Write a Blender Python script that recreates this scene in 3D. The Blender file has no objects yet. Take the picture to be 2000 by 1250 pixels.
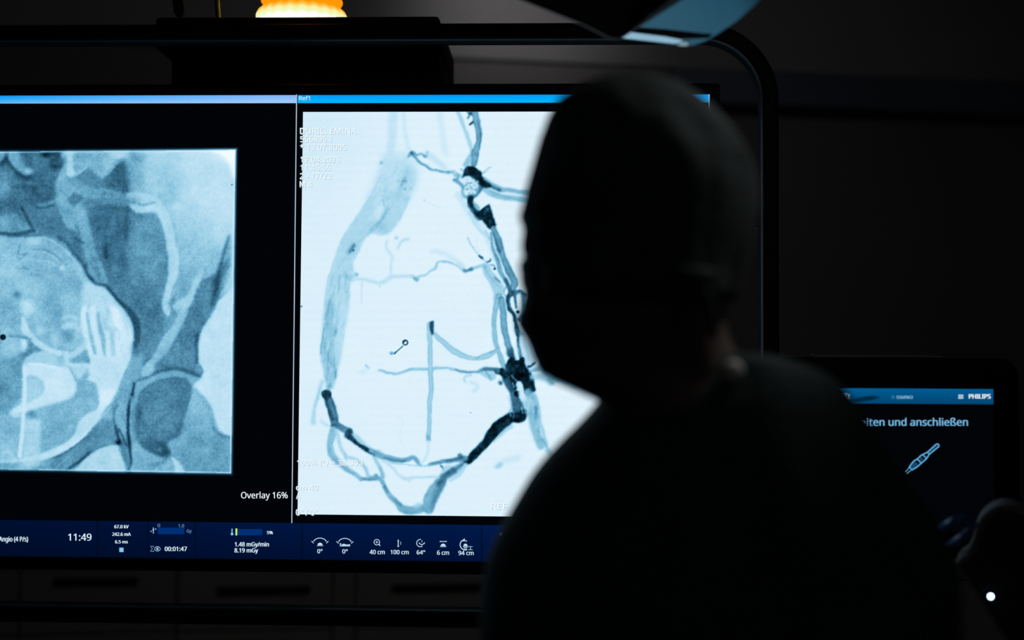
import bpy, bmesh, math
import numpy as np
from mathutils import Matrix, Vector

scene = bpy.context.scene
COL = scene.collection

# ---------------------------------------------------------------- camera, exposure, world, lamps
YAW, PITCH, ROLL = math.radians(9.0), 0.04818636, 0.00652164
CAM = np.array([0.0, 0.0, 1.45])
FPX = 2000 * 50.0 / 36.0
_f = np.array([math.sin(YAW) * math.cos(PITCH), math.cos(YAW) * math.cos(PITCH), math.sin(PITCH)])
_r0 = np.array([math.cos(YAW), -math.sin(YAW), 0.0])
_u0 = np.cross(_r0, _f)
CR = math.cos(ROLL) * _r0 + math.sin(ROLL) * _u0
CU = -math.sin(ROLL) * _r0 + math.cos(ROLL) * _u0
CF = _f
cam_data = bpy.data.cameras.new('camera')
cam = bpy.data.objects.new('camera', cam_data)
COL.objects.link(cam)
cam.matrix_world = Matrix(((CR[0], CU[0], -CF[0], CAM[0]), (CR[1], CU[1], -CF[1], CAM[1]), (CR[2], CU[2], -CF[2], CAM[2]), (0, 0, 0, 1)))
cam_data.lens = 50
cam_data.sensor_width = 36
cam_data.sensor_fit = 'HORIZONTAL'
cam_data.clip_start = 0.05
cam_data.dof.use_dof = True
cam_data.dof.focus_distance = 2.19
cam_data.dof.aperture_fstop = 2.2
scene.camera = cam

vs = scene.view_settings
vs.view_transform = 'Standard'
vs.look = 'None'
vs.exposure = 0.0
vs.gamma = 1.0
vs.use_curve_mapping = False
scene.cycles.use_denoising = True
scene.cycles.denoiser = 'OPENIMAGEDENOISE'
scene.cycles.max_bounces = 8
scene.cycles.sample_clamp_indirect = 4.0

world = bpy.data.worlds.new('dark_room')
scene.world = world
world.use_nodes = True
world.node_tree.nodes['Background'].inputs[0].default_value = (0.0, 0.0, 0.0, 1)
world.node_tree.nodes['Background'].inputs[1].default_value = 0.0

def at(px, py, d):
    'point of the room that the photograph shows at (px, py), d metres ahead of the lens'
    return CAM + CF * d + CR * ((px - 1000) * d / FPX) + CU * ((625 - py) * d / FPX)

def aty(px, py, Y):
    'same, on the wall-parallel plane y = Y'
    r = CF + CR * ((px - 1000) / FPX) + CU * ((625 - py) / FPX)
    return CAM + r * ((Y - CAM[1]) / r[1])

def lamp(name, kind, loc, target, energy, color=(1, 1, 1), **kw):
    d = bpy.data.lights.new(name, kind)
    d.energy = energy; d.color = color
    for k, v in kw.items(): setattr(d, k, v)
    o = bpy.data.objects.new(name, d); COL.objects.link(o)
    o.location = loc
    o.rotation_euler = (Vector(target) - Vector(loc)).to_track_quat('-Z', 'Y').to_euler()
    return o

WALL_Y, BULK_Y, CAB_Y = 5.1, 5.08, 4.5
_p = aty(985, -120, BULK_Y)
lamp('wall_downlight_light', 'SPOT', (_p[0], BULK_Y - 0.55, 2.90), tuple(aty(1000, 20, BULK_Y)), 2.6, (1.0, 0.97, 0.97), spot_size=math.radians(100), spot_blend=1.0, shadow_soft_size=0.05)
lamp('head_downlight_light', 'SPOT', (1.25, 1.25, 2.90), (0.39, 1.13, 1.66), 25.0, (0.95, 1.0, 1.0), spot_size=math.radians(13), spot_blend=0.9, shadow_soft_size=0.05)
lamp('wall_fill_light', 'AREA', (0.7, 3.2, 2.93), (0.7, 5.1, 1.2), 2.3, (1.0, 0.98, 0.97), shape='RECTANGLE', size=1.15, size_y=0.55)  # added unseen fill that brightens the back wall and cabinets
lamp('rear_fill_light', 'AREA', (0.6, -1.6, 2.93), (0.6, -1.6, 0), 1.7, (1.0, 0.98, 0.96), shape='RECTANGLE', size=1.15, size_y=0.55)  # added ambient fill from behind the camera, not a known lamp

# fonts that come with Blender, else its built-in one
def bundled(name):
    try:
        return bpy.data.fonts.load(bpy.utils.system_resource('DATAFILES', path='fonts') + '/' + name)
    except Exception:
        return None
FONT_A = FONT_B = bundled('NotoSansHebrew-Regular.woff2')

# ---------------------------------------------------------------- helpers
def lin(c):
    out = []
    for v in c:
        v = v / 255.0
        out.append(v / 12.92 if v <= 0.04045 else ((v + 0.055) / 1.055) ** 2.4)
    return out

def lin_arr(a):
    return np.where(a <= 0.04045, a / 12.92, ((a + 0.055) / 1.055) ** 2.4)

def mat(name, color, rough=0.6, metal=0.0, noise=0.0, scale=20.0, bump=0.0, bscale=60.0, spec=0.5, sheen=0.0, emit=None, estr=1.0, stretch=None):
    m = bpy.data.materials.new(name); m.use_nodes = True
    nt = m.node_tree; b = nt.nodes['Principled BSDF']
    b.inputs['Base Color'].default_value = (*color, 1)
    b.inputs['Roughness'].default_value = rough
    b.inputs['Metallic'].default_value = metal
    b.inputs['Specular IOR Level'].default_value = spec
    if sheen: b.inputs['Sheen Weight'].default_value = sheen
    tc = nt.nodes.new('ShaderNodeTexCoord'); vec = tc.outputs['Object']
    if stretch:
        mp = nt.nodes.new('ShaderNodeMapping'); mp.inputs['Scale'].default_value = stretch
        nt.links.new(vec, mp.inputs['Vector']); vec = mp.outputs['Vector']
    if noise:
        n = nt.nodes.new('ShaderNodeTexNoise'); n.inputs['Scale'].default_value = scale; n.inputs['Detail'].default_value = 5
        nt.links.new(vec, n.inputs['Vector'])
        r = nt.nodes.new('ShaderNodeValToRGB')
        r.color_ramp.elements[0].position = .3; r.color_ramp.elements[1].position = .7
        r.color_ramp.elements[0].color = (*[c * (1 - noise) for c in color], 1)
        r.color_ramp.elements[1].color = (*[min(1, c * (1 + noise)) for c in color], 1)
        nt.links.new(n.outputs['Fac'], r.inputs['Fac']); nt.links.new(r.outputs['Color'], b.inputs['Base Color'])
    if bump:
        n2 = nt.nodes.new('ShaderNodeTexNoise'); n2.inputs['Scale'].default_value = bscale; n2.inputs['Detail'].default_value = 4
        nt.links.new(vec, n2.inputs['Vector'])
        bp = nt.nodes.new('ShaderNodeBump'); bp.inputs['Strength'].default_value = bump; bp.inputs['Distance'].default_value = 0.01
        nt.links.new(n2.outputs['Fac'], bp.inputs['Height']); nt.links.new(bp.outputs['Normal'], b.inputs['Normal'])
    if emit is not None:
        b.inputs['Emission Color'].default_value = (*emit, 1); b.inputs['Emission Strength'].default_value = estr
    return m

def mat_picture(name, attr='picture'):
    'lit screen: shows the colours of its picture'
    m = bpy.data.materials.new(name); m.use_nodes = True
    nt = m.node_tree; nt.nodes.clear()
    o = nt.nodes.new('ShaderNodeOutputMaterial'); e = nt.nodes.new('ShaderNodeEmission'); a = nt.nodes.new('ShaderNodeAttribute')
    a.attribute_name = attr
    nt.links.new(a.outputs['Color'], e.inputs['Color']); nt.links.new(e.outputs[0], o.inputs[0])
    return m

_glow = {}
def mat_glow(rgb):
    'lit screen dots of one colour (8-bit sRGB)'
    if rgb not in _glow:
        m = bpy.data.materials.new('screen_light_%02x%02x%02x' % rgb); m.use_nodes = True
        nt = m.node_tree; nt.nodes.clear()
        o = nt.nodes.new('ShaderNodeOutputMaterial'); e = nt.nodes.new('ShaderNodeEmission')
        e.inputs['Color'].default_value = (*lin(rgb), 1)
        nt.links.new(e.outputs[0], o.inputs[0]); _glow[rgb] = m
    return _glow[rgb]

def link(name, me, material, parent=None, smooth=None, label=None):
    if material is not None:
        for x in (material if isinstance(material, (list, tuple)) else [material]): me.materials.append(x)
    if smooth is not None:
        me.polygons.foreach_set('use_smooth', [True] * len(me.polygons))
        if smooth < 180: me.set_sharp_from_angle(angle=math.radians(smooth))
    o = bpy.data.objects.new(name, me); COL.objects.link(o)
    if parent is not None: o.parent = parent
    if label: o['label'] = label
    return o

def obj(name, bm, material, parent=None, smooth=None, label=None):
    bmesh.ops.recalc_face_normals(bm, faces=bm.faces[:])
    me = bpy.data.meshes.new(name); bm.to_mesh(me); bm.free()
    return link(name, me, material, parent, smooth, label)

def thing(name, label, cat, loc=(0, 0, 0), rz=0.0, group=None):
    o = bpy.data.objects.new(name, None); COL.objects.link(o)
    o.location = loc; o.rotation_euler = (0, 0, rz); o.empty_display_size = 0.1
    return tag(o, label, cat, group)

def tag(o, label, cat, group=None):
    o['label'] = label; o['category'] = cat
    if group: o['group'] = group
    return o

def struct(name, bm, m, smooth=None):
    o = obj(name, bm, m, None, smooth); o['kind'] = 'structure'
    return o

def box(bm, x0, x1, y0, y1, z0, z1, bev=0.0, seg=2):
    t = bmesh.new(); bmesh.ops.create_cube(t, size=1)
    for v in t.verts: v.co = ((x0 + x1) / 2 + v.co.x * (x1 - x0), (y0 + y1) / 2 + v.co.y * (y1 - y0), (z0 + z1) / 2 + v.co.z * (z1 - z0))
    if bev: bmesh.ops.bevel(t, geom=t.edges[:], offset=bev, segments=seg, profile=.5, affect='EDGES')
    merge(bm, t); return bm

def merge(bm, t):
    mp = [bm.verts.new(v.co) for v in t.verts]
    t.verts.index_update()
    for f in t.faces:
        try: bm.faces.new([mp[v.index] for v in f.verts])
        except ValueError: pass
    t.free()

def rings(bm, R, cap0=True, cap1=True, closed=False):
    'skin a list of equal-length rings of points'
    V = [[bm.verts.new(p) for p in r] for r in R]; n = len(V[0])
    for a, b in zip(V, V[1:] + ([V[0]] if closed else [])):
        for i in range(n): bm.faces.new((a[i], a[(i + 1) % n], b[(i + 1) % n], b[i]))
    if not closed:
        if cap0: bm.faces.new(V[0][::-1])
        if cap1: bm.faces.new(V[-1])
    return bm

def lathe(bm, prof, cx=0, cy=0, n=48, cap=True):
    return rings(bm, [[(cx + r * math.cos(2 * math.pi * i / n), cy + r * math.sin(2 * math.pi * i / n), z) for i in range(n)] for r, z in prof], cap, cap)

def tube(bm, pts, rad, n=14, smooth_path=True):
    P = [(*p, (rad[i] if isinstance(rad, (list, tuple)) else rad)) for i, p in enumerate(pts)]
    Q = spline(P, False, 0.012) if smooth_path and len(P) > 2 else np.array(P, float)
    T = np.gradient(Q[:, :3], axis=0); R = []
    ref = np.array([0.31, 0.17, 0.93])
    for i in range(len(Q)):
        t = T[i] / (np.linalg.norm(T[i]) + 1e-12)
        a = ref - t * (ref @ t); a /= np.linalg.norm(a) + 1e-12; b = np.cross(t, a); ref = a
        R.append([tuple(Q[i, :3] + Q[i, 3] * (math.cos(2 * math.pi * k / n) * a + math.sin(2 * math.pi * k / n) * b)) for k in range(n)])
    return rings(bm, R)

def prism(bm, poly, off):
    'outline (list of points) extruded by the vector off'
    a = [bm.verts.new(p) for p in poly]; b = [bm.verts.new(tuple(np.array(p) + off)) for p in poly]
    bm.faces.new(a[::-1]); bm.faces.new(b)
    for i in range(len(a)): bm.faces.new((a[i], a[(i + 1) % len(a)], b[(i + 1) % len(a)], b[i]))
    return bm

def rounded(pts, r, seg=6):
    'round the corners of a 2-D outline; r is one radius or one per corner'
    out = []; n = len(pts)
    for i in range(n):
        p0, p, p1 = (np.array(pts[k % n], float) for k in (i - 1, i, i + 1)); rr = r[i] if isinstance(r, (list, tuple)) else r
        if rr <= 0: out.append(tuple(p)); continue
        a = (p0 - p) / np.linalg.norm(p0 - p); b = (p1 - p) / np.linalg.norm(p1 - p)
        ang = math.acos(max(-1, min(1, a @ b))); d = rr / math.tan(ang / 2)
        s, e = p + a * d, p + b * d; c = p + (a + b) / np.linalg.norm(a + b) * rr / math.sin(ang / 2)
        t0 = math.atan2(*(s - c)[::-1]); t1 = math.atan2(*(e - c)[::-1]); dt = (t1 - t0 + math.pi) % (2 * math.pi) - math.pi
        out += [(c[0] + rr * math.cos(t0 + dt * k / seg), c[1] + rr * math.sin(t0 + dt * k / seg)) for k in range(seg + 1)]
    return out

# ---------------------------------------------------------------- pictures shown on the monitor
# (brightness painted stroke by stroke; units: 1 = one screen dot of the traced picture)
def blur1(a, s, ax):
    r = max(1, int(math.ceil(2.5 * s)))
    k = np.exp(-0.5 * (np.arange(-r, r + 1) / s) ** 2); k /= k.sum()
    pad = [(0, 0), (0, 0)]; pad[ax] = (r, r)
    p = np.pad(a, pad, mode='edge'); n = a.shape[ax]
    out = np.zeros_like(a)
    for i, w in enumerate(k):
        out += w * (p[i:i + n, :] if ax == 0 else p[:, i:i + n])
    return out

def blur(a, s):
    return a if s <= 0.05 else blur1(blur1(a, s, 0), s, 1)

def fbm(h, w, cell, rng, octaves=3):
    out = np.zeros((h, w)); amp = 1.0; tot = 0
    for o in range(octaves):
        c = max(1.0, cell / 2 ** o)
        gh, gw = int(h / c) + 3, int(w / c) + 3
        g = rng.random((gh, gw)) * 2 - 1
        y = np.arange(h) / c; x = np.arange(w) / c
        yi = y.astype(int); xi = x.astype(int)
        fy = (y - yi)[:, None]; fx = (x - xi)[None, :]
        fy = fy * fy * (3 - 2 * fy); fx = fx * fx * (3 - 2 * fx)
        a = g[yi][:, xi]; b = g[yi][:, xi + 1]; c2 = g[yi + 1][:, xi]; d = g[yi + 1][:, xi + 1]
        out += amp * ((a * (1 - fx) + b * fx) * (1 - fy) + (c2 * (1 - fx) + d * fx) * fy)
        tot += amp; amp *= 0.6
    return out / tot

def spline(pts, closed=False, step=2.0):
    P = np.array(pts, float); n = len(P)
    if n < 3 and not closed:
        pass
    out = []
    rngi = range(n if closed else n - 1)
    for i in rngi:
        if closed:
            p0, p1, p2, p3 = P[i - 1], P[i], P[(i + 1) % n], P[(i + 2) % n]
        else:
            p0, p1, p2, p3 = P[max(i - 1, 0)], P[i], P[i + 1], P[min(i + 2, n - 1)]
        m = max(2, int(np.hypot(*(p2 - p1)[:2]) / step))
        t = np.linspace(0, 1, m, endpoint=False)[:, None]
        out.append(0.5 * (2 * p1 + (p2 - p0) * t + (2 * p0 - 5 * p1 + 4 * p2 - p3) * t ** 2 + (3 * p1 - p0 - 3 * p2 + p3) * t ** 3))
    if not closed:
        out.append(P[-1:])
    return np.vstack(out)

class Canvas:
    def __init__(s, x0, y0, x1, y1, base):
        s.x0, s.y0 = x0, y0; s.w, s.h = x1 - x0, y1 - y0
        s.L = np.full((s.h, s.w), float(base))
        s.X, s.Y = np.meshgrid(np.arange(s.w) + x0 + 0.5, np.arange(s.h) + y0 + 0.5)
    def box(s, xa, ya, xb, yb):
        i0 = max(0, int(math.floor(ya - s.y0))); i1 = min(s.h, int(math.ceil(yb - s.y0)))
        j0 = max(0, int(math.floor(xa - s.x0))); j1 = min(s.w, int(math.ceil(xb - s.x0)))
        return i0, i1, j0, j1
    def put(s, b, m, L, a):
        i0, i1, j0, j1 = b
        v = s.L[i0:i1, j0:j1]
        s.L[i0:i1, j0:j1] = v + (L - v) * np.clip(m * a, 0, 1)
    def poly(s, pts, L, a=1.0, soft=1.0, smooth=True):
        P = spline(pts, True, 4.0) if smooth else np.array(pts, float)
        g = 3 * soft + 2
        b = s.box(P[:, 0].min() - g, P[:, 1].min() - g, P[:, 0].max() + g, P[:, 1].max() + g)
        i0, i1, j0, j1 = b
        if i1 <= i0 or j1 <= j0: return
        X = s.X[i0:i1, j0:j1]; Y = s.Y[i0:i1, j0:j1]
        m = np.zeros(X.shape, bool)
        ys = Y[:, 0]
        Q = np.roll(P, -1, 0)
        for (xa, ya), (xb, yb) in zip(P, Q):
            if ya == yb: continue
            r = (ys >= min(ya, yb)) & (ys < max(ya, yb))
            if r.any():
                xc = xa + (ys[r] - ya) * (xb - xa) / (yb - ya)
                m[r] ^= X[r] > xc[:, None]
        s.put(b, blur(m.astype(float), max(soft, 0.6)), L, a)
    def line(s, pts, w, L, a=1.0, soft=0.8, w2=None):
        P = spline([(p[0], p[1], p[2] if len(p) > 2 else (w if w2 is None else w + (w2 - w) * i / max(1, len(pts) - 1))) for i, p in enumerate(pts)], False, 1.5)
        g = P[:, 2].max() + 3 * soft + 2
        b = s.box(P[:, 0].min() - g, P[:, 1].min() - g, P[:, 0].max() + g, P[:, 1].max() + g)
        i0, i1, j0, j1 = b
        if i1 <= i0 or j1 <= j0: return
        m = np.zeros((i1 - i0, j1 - j0))
        for x, y, ww in P:
            r = ww / 2; q = r + 1.5
            c = s.box(x - q, y - q, x + q + 1, y + q + 1)
            a0, a1, c0, c1 = max(c[0], i0), min(c[1], i1), max(c[2], j0), min(c[3], j1)
            if a1 <= a0 or c1 <= c0: continue
            d = np.hypot(s.X[a0:a1, c0:c1] - x, s.Y[a0:a1, c0:c1] - y)
            v = np.clip(r + 0.5 - d, 0, 1)
            t = m[a0 - i0:a1 - i0, c0 - j0:c1 - j0]
            np.maximum(t, v, out=t)
        s.put(b, blur(m, soft), L, a)
    def tube(s, pts, w, L, a=1.0, edge=0.12, soft=0.8):
        # a vessel: body with slightly darker rims
        s.line(pts, w, L - edge, a, soft)
        s.line([(p[0], p[1], (p[2] if len(p) > 2 else w) * 0.62) for p in pts], w * 0.62, L + edge * 0.35, a * 0.8, max(soft, w * 0.12))
    def blob(s, x, y, r, L, a=1.0, ry=None):
        ry = ry or r
        b = s.box(x - 3 * r, y - 3 * ry, x + 3 * r, y + 3 * ry); i0, i1, j0, j1 = b
        if i1 <= i0 or j1 <= j0: return
        s.put(b, np.exp(-0.5 * (((s.X[i0:i1, j0:j1] - x) / r) ** 2 + ((s.Y[i0:i1, j0:j1] - y) / ry) ** 2) * 1.6), L, a)
    def warp(s, amp, cell, rng):
        # feathers drawn edges
        X = np.clip(np.arange(s.w)[None, :] + amp * fbm(s.h, s.w, cell, rng, 2), 0, s.w - 1.01)
        Y = np.clip(np.arange(s.h)[:, None] + amp * fbm(s.h, s.w, cell, rng, 2), 0, s.h - 1.01)
        xi = X.astype(int); yi = Y.astype(int); fx = X - xi; fy = Y - yi; L = s.L
        s.L = (L[yi, xi] * (1 - fx) + L[yi, xi + 1] * fx) * (1 - fy) + (L[yi + 1, xi] * (1 - fx) + L[yi + 1, xi + 1] * fx) * fy
    def dot(s, x, y, r, L, a=1.0, soft=0.6):
        s.line([(x, y), (x + 0.2, y)], 2 * r, L, a, soft)

RAMP = np.array([0, .12, .25, .40, .55, .70, .85, .93, 1.0])
RAMP_RGB = np.array([(0, 6, 10), (6, 34, 48), (30, 72, 96), (64, 118, 148), (102, 165, 196), (150, 204, 228), (196, 229, 246), (220, 240, 251), (242, 252, 255)], float) / 255

def ramp(L):
    return np.stack([np.interp(L, RAMP, RAMP_RGB[:, k]) for k in range(3)], -1)

def paint_angiogram():
    c = Canvas(578, 210, 1400, 1014, 0.925); rng = np.random.default_rng(5); r0 = np.random.default_rng(21)
    c.L += 0.012 * fbm(c.h, c.w, 160, rng, 2) + 0.015 * np.clip((c.X - 600) / 400, 0, 1)
    c.blob(610, 260, 120, .88, .7, 110)
    # broad pale vessel on the left, with its forked top
    c.line([(768, 218, 18), (765, 279, 17), (757, 321, 20), (748, 345, 24)], 18, .83, .9, 3)
    c.line([(788, 218), (793, 268), (800, 300)], 8, .865, .9, 2)
    c.line([(859, 220), (866, 279), (872, 300)], 11, .875, .9, 3)
    c.poly([(760, 300), (800, 296), (818, 320), (812, 356), (800, 383), (760, 380), (735, 356)], .86, .8, 6)
    c.poly([(752, 300), (770, 306), (790, 316), (813, 340), (812, 356), (800, 383), (786, 405), (745, 420), (712, 410), (722, 384), (738, 345)], .815, .95, 8)
    c.poly([(786, 318), (808, 330), (812, 352), (800, 384), (782, 400), (770, 392), (780, 360), (782, 336)], .775, .8, 5)
    c.poly([(738, 356), (752, 340), (756, 372), (744, 400), (722, 400), (722, 384)], .79, .7, 5)
    V = [(724, 386), (742, 372), (770, 376), (800, 383), (792, 406), (781, 431), (760, 456), (742, 461), (730, 455), (716, 463), (707, 478), (698, 496), (691, 507), (691, 521), (692, 537), (686, 549), (683, 574), (682, 598), (679, 609), (675, 638), (671, 672), (666, 700), (660, 726), (656, 745), (650, 760), (640, 760), (634, 739), (629, 714), (626, 687), (628, 653), (633, 598), (640, 552), (647, 526), (658, 494), (674, 457), (700, 419), (725, 383)]
    c.poly(V, .765, .95, 2.0)
    c.poly([(745, 345), (758, 340), (752, 380), (741, 412), (728, 432), (722, 428), (735, 395)], .84, .7, 4)
    c.poly([(741, 398), (751, 392), (748, 420), (738, 430), (733, 424)], .88, .7, 3)
    for q in ([(745, 342), (724, 384), (700, 419), (674, 457), (658, 494), (647, 526), (640, 552), (633, 598)], [(800, 383), (792, 406), (781, 431)], [(707, 478), (698, 496), (691, 510)]):
        c.line(q, 3, .70, .6, 1.2)
    c.line([(757, 408), (748, 424), (740, 434), (725, 450)], 7, .60, .8, 2.2)
    c.blob(746, 443, 12, .66, .7, 8)
    c.line([(795, 334), (793, 350), (786, 364), (776, 382)], 9, .70, .7, 3.5); c.line([(792, 346), (787, 356), (783, 362)], 3.5, .56, .8, 1.6); c.line([(776, 316), (770, 340), (752, 352), (740, 372)], 3, .72, .6, 1.4); c.line([(758, 345), (754, 372), (742, 402)], 2, .74, .7, 1)
    c.line([(748, 392), (750, 402)], 2.5, .55, .7, .8); c.line([(753, 335), (753, 355), (750, 375), (749, 390)], 2, .74, .6, 1)
    for k in range(26): c.dot(789 + 9 * r0.normal() * .7, 357 + 11 * r0.normal() * .8, 1.2 + 1.8 * r0.random(), .58 + .2 * r0.random(), .6, .9)
    for k in range(30): c.dot(752 + 6 * r0.normal(), 375 + 26 * r0.normal() * .7, 1 + 1.2 * r0.random(), .70, .5, .8)
    c.dot(788, 354, 3, .5, .8, 1.4); c.line([(797, 344), (796, 358), (790, 366)], 2, .9, .7, .8)
    c.line([(682, 494), (691, 480)], 10, .55, .8, 2.5); c.line([(683, 493), (688, 487), (692, 478)], 4, .35, .8, 1.2); c.dot(690.5, 489, 1.8, .12)
    c.dot(697, 536, 3.5, .5, .8, 1.2); c.line([(668, 540), (690, 540), (697, 535)], 5, .68, .6, 1.5); c.line([(672, 532), (678, 542), (690, 547)], 6, .66, .6, 2)
    # streaks of the lower part
    c.poly([(640, 584), (652, 600), (655, 660), (653, 700), (657, 726), (652, 748), (646, 760), (638, 750), (632, 715), (629, 680), (634, 640)], .655, .75, 2.5)
    c.poly([(664, 600), (680, 600), (672, 660), (664, 700), (660, 680)], .82, .6, 3)
    r = np.random.default_rng(11)
    for k in range(70):
        t = r.random(); y = 540 + t * 205
        xl = np.interp(y, [540, 598, 653, 687, 714, 745], [642, 633, 628, 626, 629, 636]); xr = np.interp(y, [540, 598, 653, 700, 745], [688, 682, 673, 660, 656])
        x = xl + 4 + r.random() ** 1.4 * (xr - xl - 8); ln = 8 + 22 * r.random()
        c.line([(x + 1.5, y - ln / 2), (x, y), (x - 1.5 + r.normal() * 1.5, y + ln / 2)], 1.2 + 1.6 * r.random(), .58 if r.random() < .62 else .86, .55, .7)
    for k in range(45):
        t = r.random(); y = 345 + t * 190
        xl = np.interp(y, [345, 383, 419, 457, 494, 535], [745, 724, 700, 674, 658, 645]); xr = np.interp(y, [345, 383, 431, 456, 463, 496, 535], [808, 800, 781, 758, 714, 698, 690])
        x = xl + 4 + r.random() * (xr - xl - 8); ln = 5 + 12 * r.random()
        c.line([(x + .45 * ln, y - ln / 2), (x, y), (x - .45 * ln, y + ln / 2)], 1.2 + 1.4 * r.random(), .68 if r.random() < .6 else .84, .5, .8)
    c.line([(634, 640), (629, 668), (627, 690)], 2.6, .48, .8, .9); c.line([(644, 590), (636, 625)], 2, .55, .7, .8); c.line([(656, 645), (655, 655)], 5, .52, .7, 1.5)
    c.line([(641, 690), (646, 708), (653, 716)], 7, .55, .5, 2); c.line([(656, 722), (655, 738)], 3, .42, .7, 1)
    # crossing branch at the upper middle
    c.line([(760, 330), (772, 328), (786, 320), (797, 305)], 5, .8, .8, 1.6)
    c.line([(798, 306, 5), (804, 298, 8), (815, 304, 5), (823, 301, 5), (831, 306, 6), (835, 297, 5)], 5, .50, .85, 1.2)
    c.line([(803, 297), (806, 304)], 5, .28, .9, 1); c.dot(831, 305, 3, .42, .9, 1); c.line([(808, 308), (813, 312)], 4, .86, .8, 1)
    c.line([(806, 303, 6), (813, 310, 6), (820, 317, 6), (830, 323, 5), (841, 331, 6), (852, 333, 5), (864, 335, 5), (876, 337, 5)], 6, .50, .9, 1)
    c.line([(834, 300), (850, 312), (869, 327)], 12, .82, .8, 3); c.line([(838, 322), (846, 330)], 5, .9, .8, 1.2)
    c.line([(876, 337), (885, 338), (893, 341), (899, 345)], 6, .52, .8, 1.5)
    c.poly([(741, 320), (745, 312), (750, 320)], .62, .8, 1.2)
    for k in range(26):
        x, y = 884 + 26 * r.random(), 334 + 18 * r.random(); c.dot(x, y, 1 + 1.6 * r.random(), .45 + .4 * r.random(), .7, .7)
    # upper right vessel pair and guide marks
    c.line([(893, 216), (904, 243), (912, 264), (918, 280), (922, 296)], 7.5, .74, .95, 1)
    c.tube([(926, 216, 15), (932, 240, 13), (935, 264, 12), (934, 279, 12), (929, 296, 12), (926, 318, 14)], 13, .56, .95, .1, .9)
    c.line([(934, 235), (938, 262), (937, 285), (932, 316)], 2.4, .42, .8, .7)
    c.line([(922, 298, 7), (917, 307, 9), (910, 322, 12)], 9, .66, .9, 1.2); c.line([(923, 292), (921, 306)], 4, .4, .8, 1.2)
    c.line([(913, 219), (917, 226), (914, 231)], 4, .3, .85, .8); c.dot(919, 222, 2.6, .2); c.dot(920, 231, 3, .97); c.dot(918, 238, 2.4, .95); c.line([(924, 238), (918, 243)], 4, .12, .95, .8); c.dot(921, 225, 2, .35)
    # dark knot with its two arms to the right
    c.line([(940, 367, 9), (958, 378, 12), (985, 386, 12), (1010, 388, 12), (1040, 392, 12)], 12, .64, .9, 1.4)
    c.line([(944, 352, 14), (969, 366, 11), (994, 373, 10), (1032, 377, 10), (1060, 380, 10)], 10, .62, .95, 1.2)
    c.line([(941, 352), (958, 364), (975, 371)], 8, .3, .8, 2); c.line([(958, 374), (990, 385), (1020, 392)], 2, .5, .6, .8)
    c.line([(988, 376), (1008, 381), (1032, 386)], 3.2, .92, .85, 1)
    c.poly([(902, 348), (907, 331), (914, 325), (927, 325), (934, 332), (941, 336), (942, 342), (946, 351), (960, 362), (950, 369), (940, 366), (928, 355), (918, 346), (908, 345)], .05, .97, 1.4)
    c.line([(944, 338), (951, 332), (958, 327)], 3.4, .68, .9, .9); c.line([(904, 334), (899, 331)], 3, .5, .8, 1)
    c.line([(888, 351), (896, 357), (905, 366)], 7, .48, .85, 1.2); c.line([(905, 366, 5), (903, 375, 6), (906, 384, 8), (912, 386, 6)], 6, .52, .85, 1.2)
    c.line([(938, 366, 10), (934, 375, 9), (926, 382, 9), (916, 384, 8)], 9, .30, .9, 1.3)
    c.poly([(905, 346), (926, 350), (938, 366), (930, 380), (914, 380), (906, 366)], .80, .5, 3)
    for k in range(70):
        x, y = 909 + 24 * r.random(), 351 + 26 * r.random(); c.dot(x, y, .9 + 1.7 * r.random(), (.96 if r.random() < .45 else .5), .7, .8)
    # zigzag
    c.poly([(922, 392), (930, 396), (938, 408), (926, 412)], .62, .9, 1)
    c.line([(920, 388, 12), (918, 399, 12), (924, 411, 12), (935, 421, 14)], 12, .07, .97, 1)
    c.poly([(937, 411), (953, 399), (957, 401), (963, 420), (970, 438), (964, 448), (952, 444), (941, 431), (932, 431), (923, 420), (930, 411)], .06, .97, 1.2)
    c.poly([(944, 409), (953, 403), (955, 411), (948, 415)], .36, .8, 1.5); c.line([(955, 415), (957, 425), (959, 432)], 4, .26, .7, 1.4); c.line([(930, 425), (933, 430)], 4, .4, .7, 1)
    c.line([(895, 380), (923, 426), (941, 447), (951, 464), (963, 489), (970, 510)], 13, .84, .85, 2.5)
    c.line([(915, 415), (930, 440), (945, 458), (954, 468)], 2.5, .72, .7, 1); c.line([(948, 450), (956, 468), (959, 455)], 3, .6, .7, 1.2)
    c.tube([(964, 446, 10), (971, 464, 13), (977, 486, 14), (986, 512, 13), (997, 535, 14), (1005, 552, 14), (1001, 566, 13)], 13, .52, .97, .1, .9)
    c.line([(964, 455), (970, 475), (976, 492)], 4, .36, .8, 1.1)
    c.line([(959, 455, 5), (962, 480, 6), (967, 497, 7), (972, 512, 8), (976, 529, 8), (986, 544, 8), (994, 561, 9), (999, 574, 10)], 7, .55, .95, 1)
    c.line([(967, 497), (975, 513), (986, 540)], 2.5, .4, .7, .9); c.line([(986, 546), (993, 558), (998, 572)], 7, .22, .8, 1.6)
    c.line([(948, 519, 14), (953, 533, 18), (964, 547, 20), (972, 561, 22), (973, 576, 18), (968, 600, 12)], 20, .70, .9, 1.6)
    c.line([(948, 524), (956, 540), (968, 553), (978, 562)], 2.4, .6, .7, .8); c.line([(967, 542), (976, 550)], 4, .35, .8, 1); c.line([(944, 517), (948, 524)], 6, .6, .7, 1.2)
    c.line([(912, 464), (926, 487), (937, 501), (949, 510), (957, 508)], 2.2, .62, .9, .7); c.line([(936, 500), (941, 504)], 4.4, .18, .95, .7); c.line([(951, 511), (957, 510), (957, 506)], 3, .3, .9, .7)
    c.line([(929, 460), (932, 485), (937, 496)], 2, .84, .8, 1)
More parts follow.
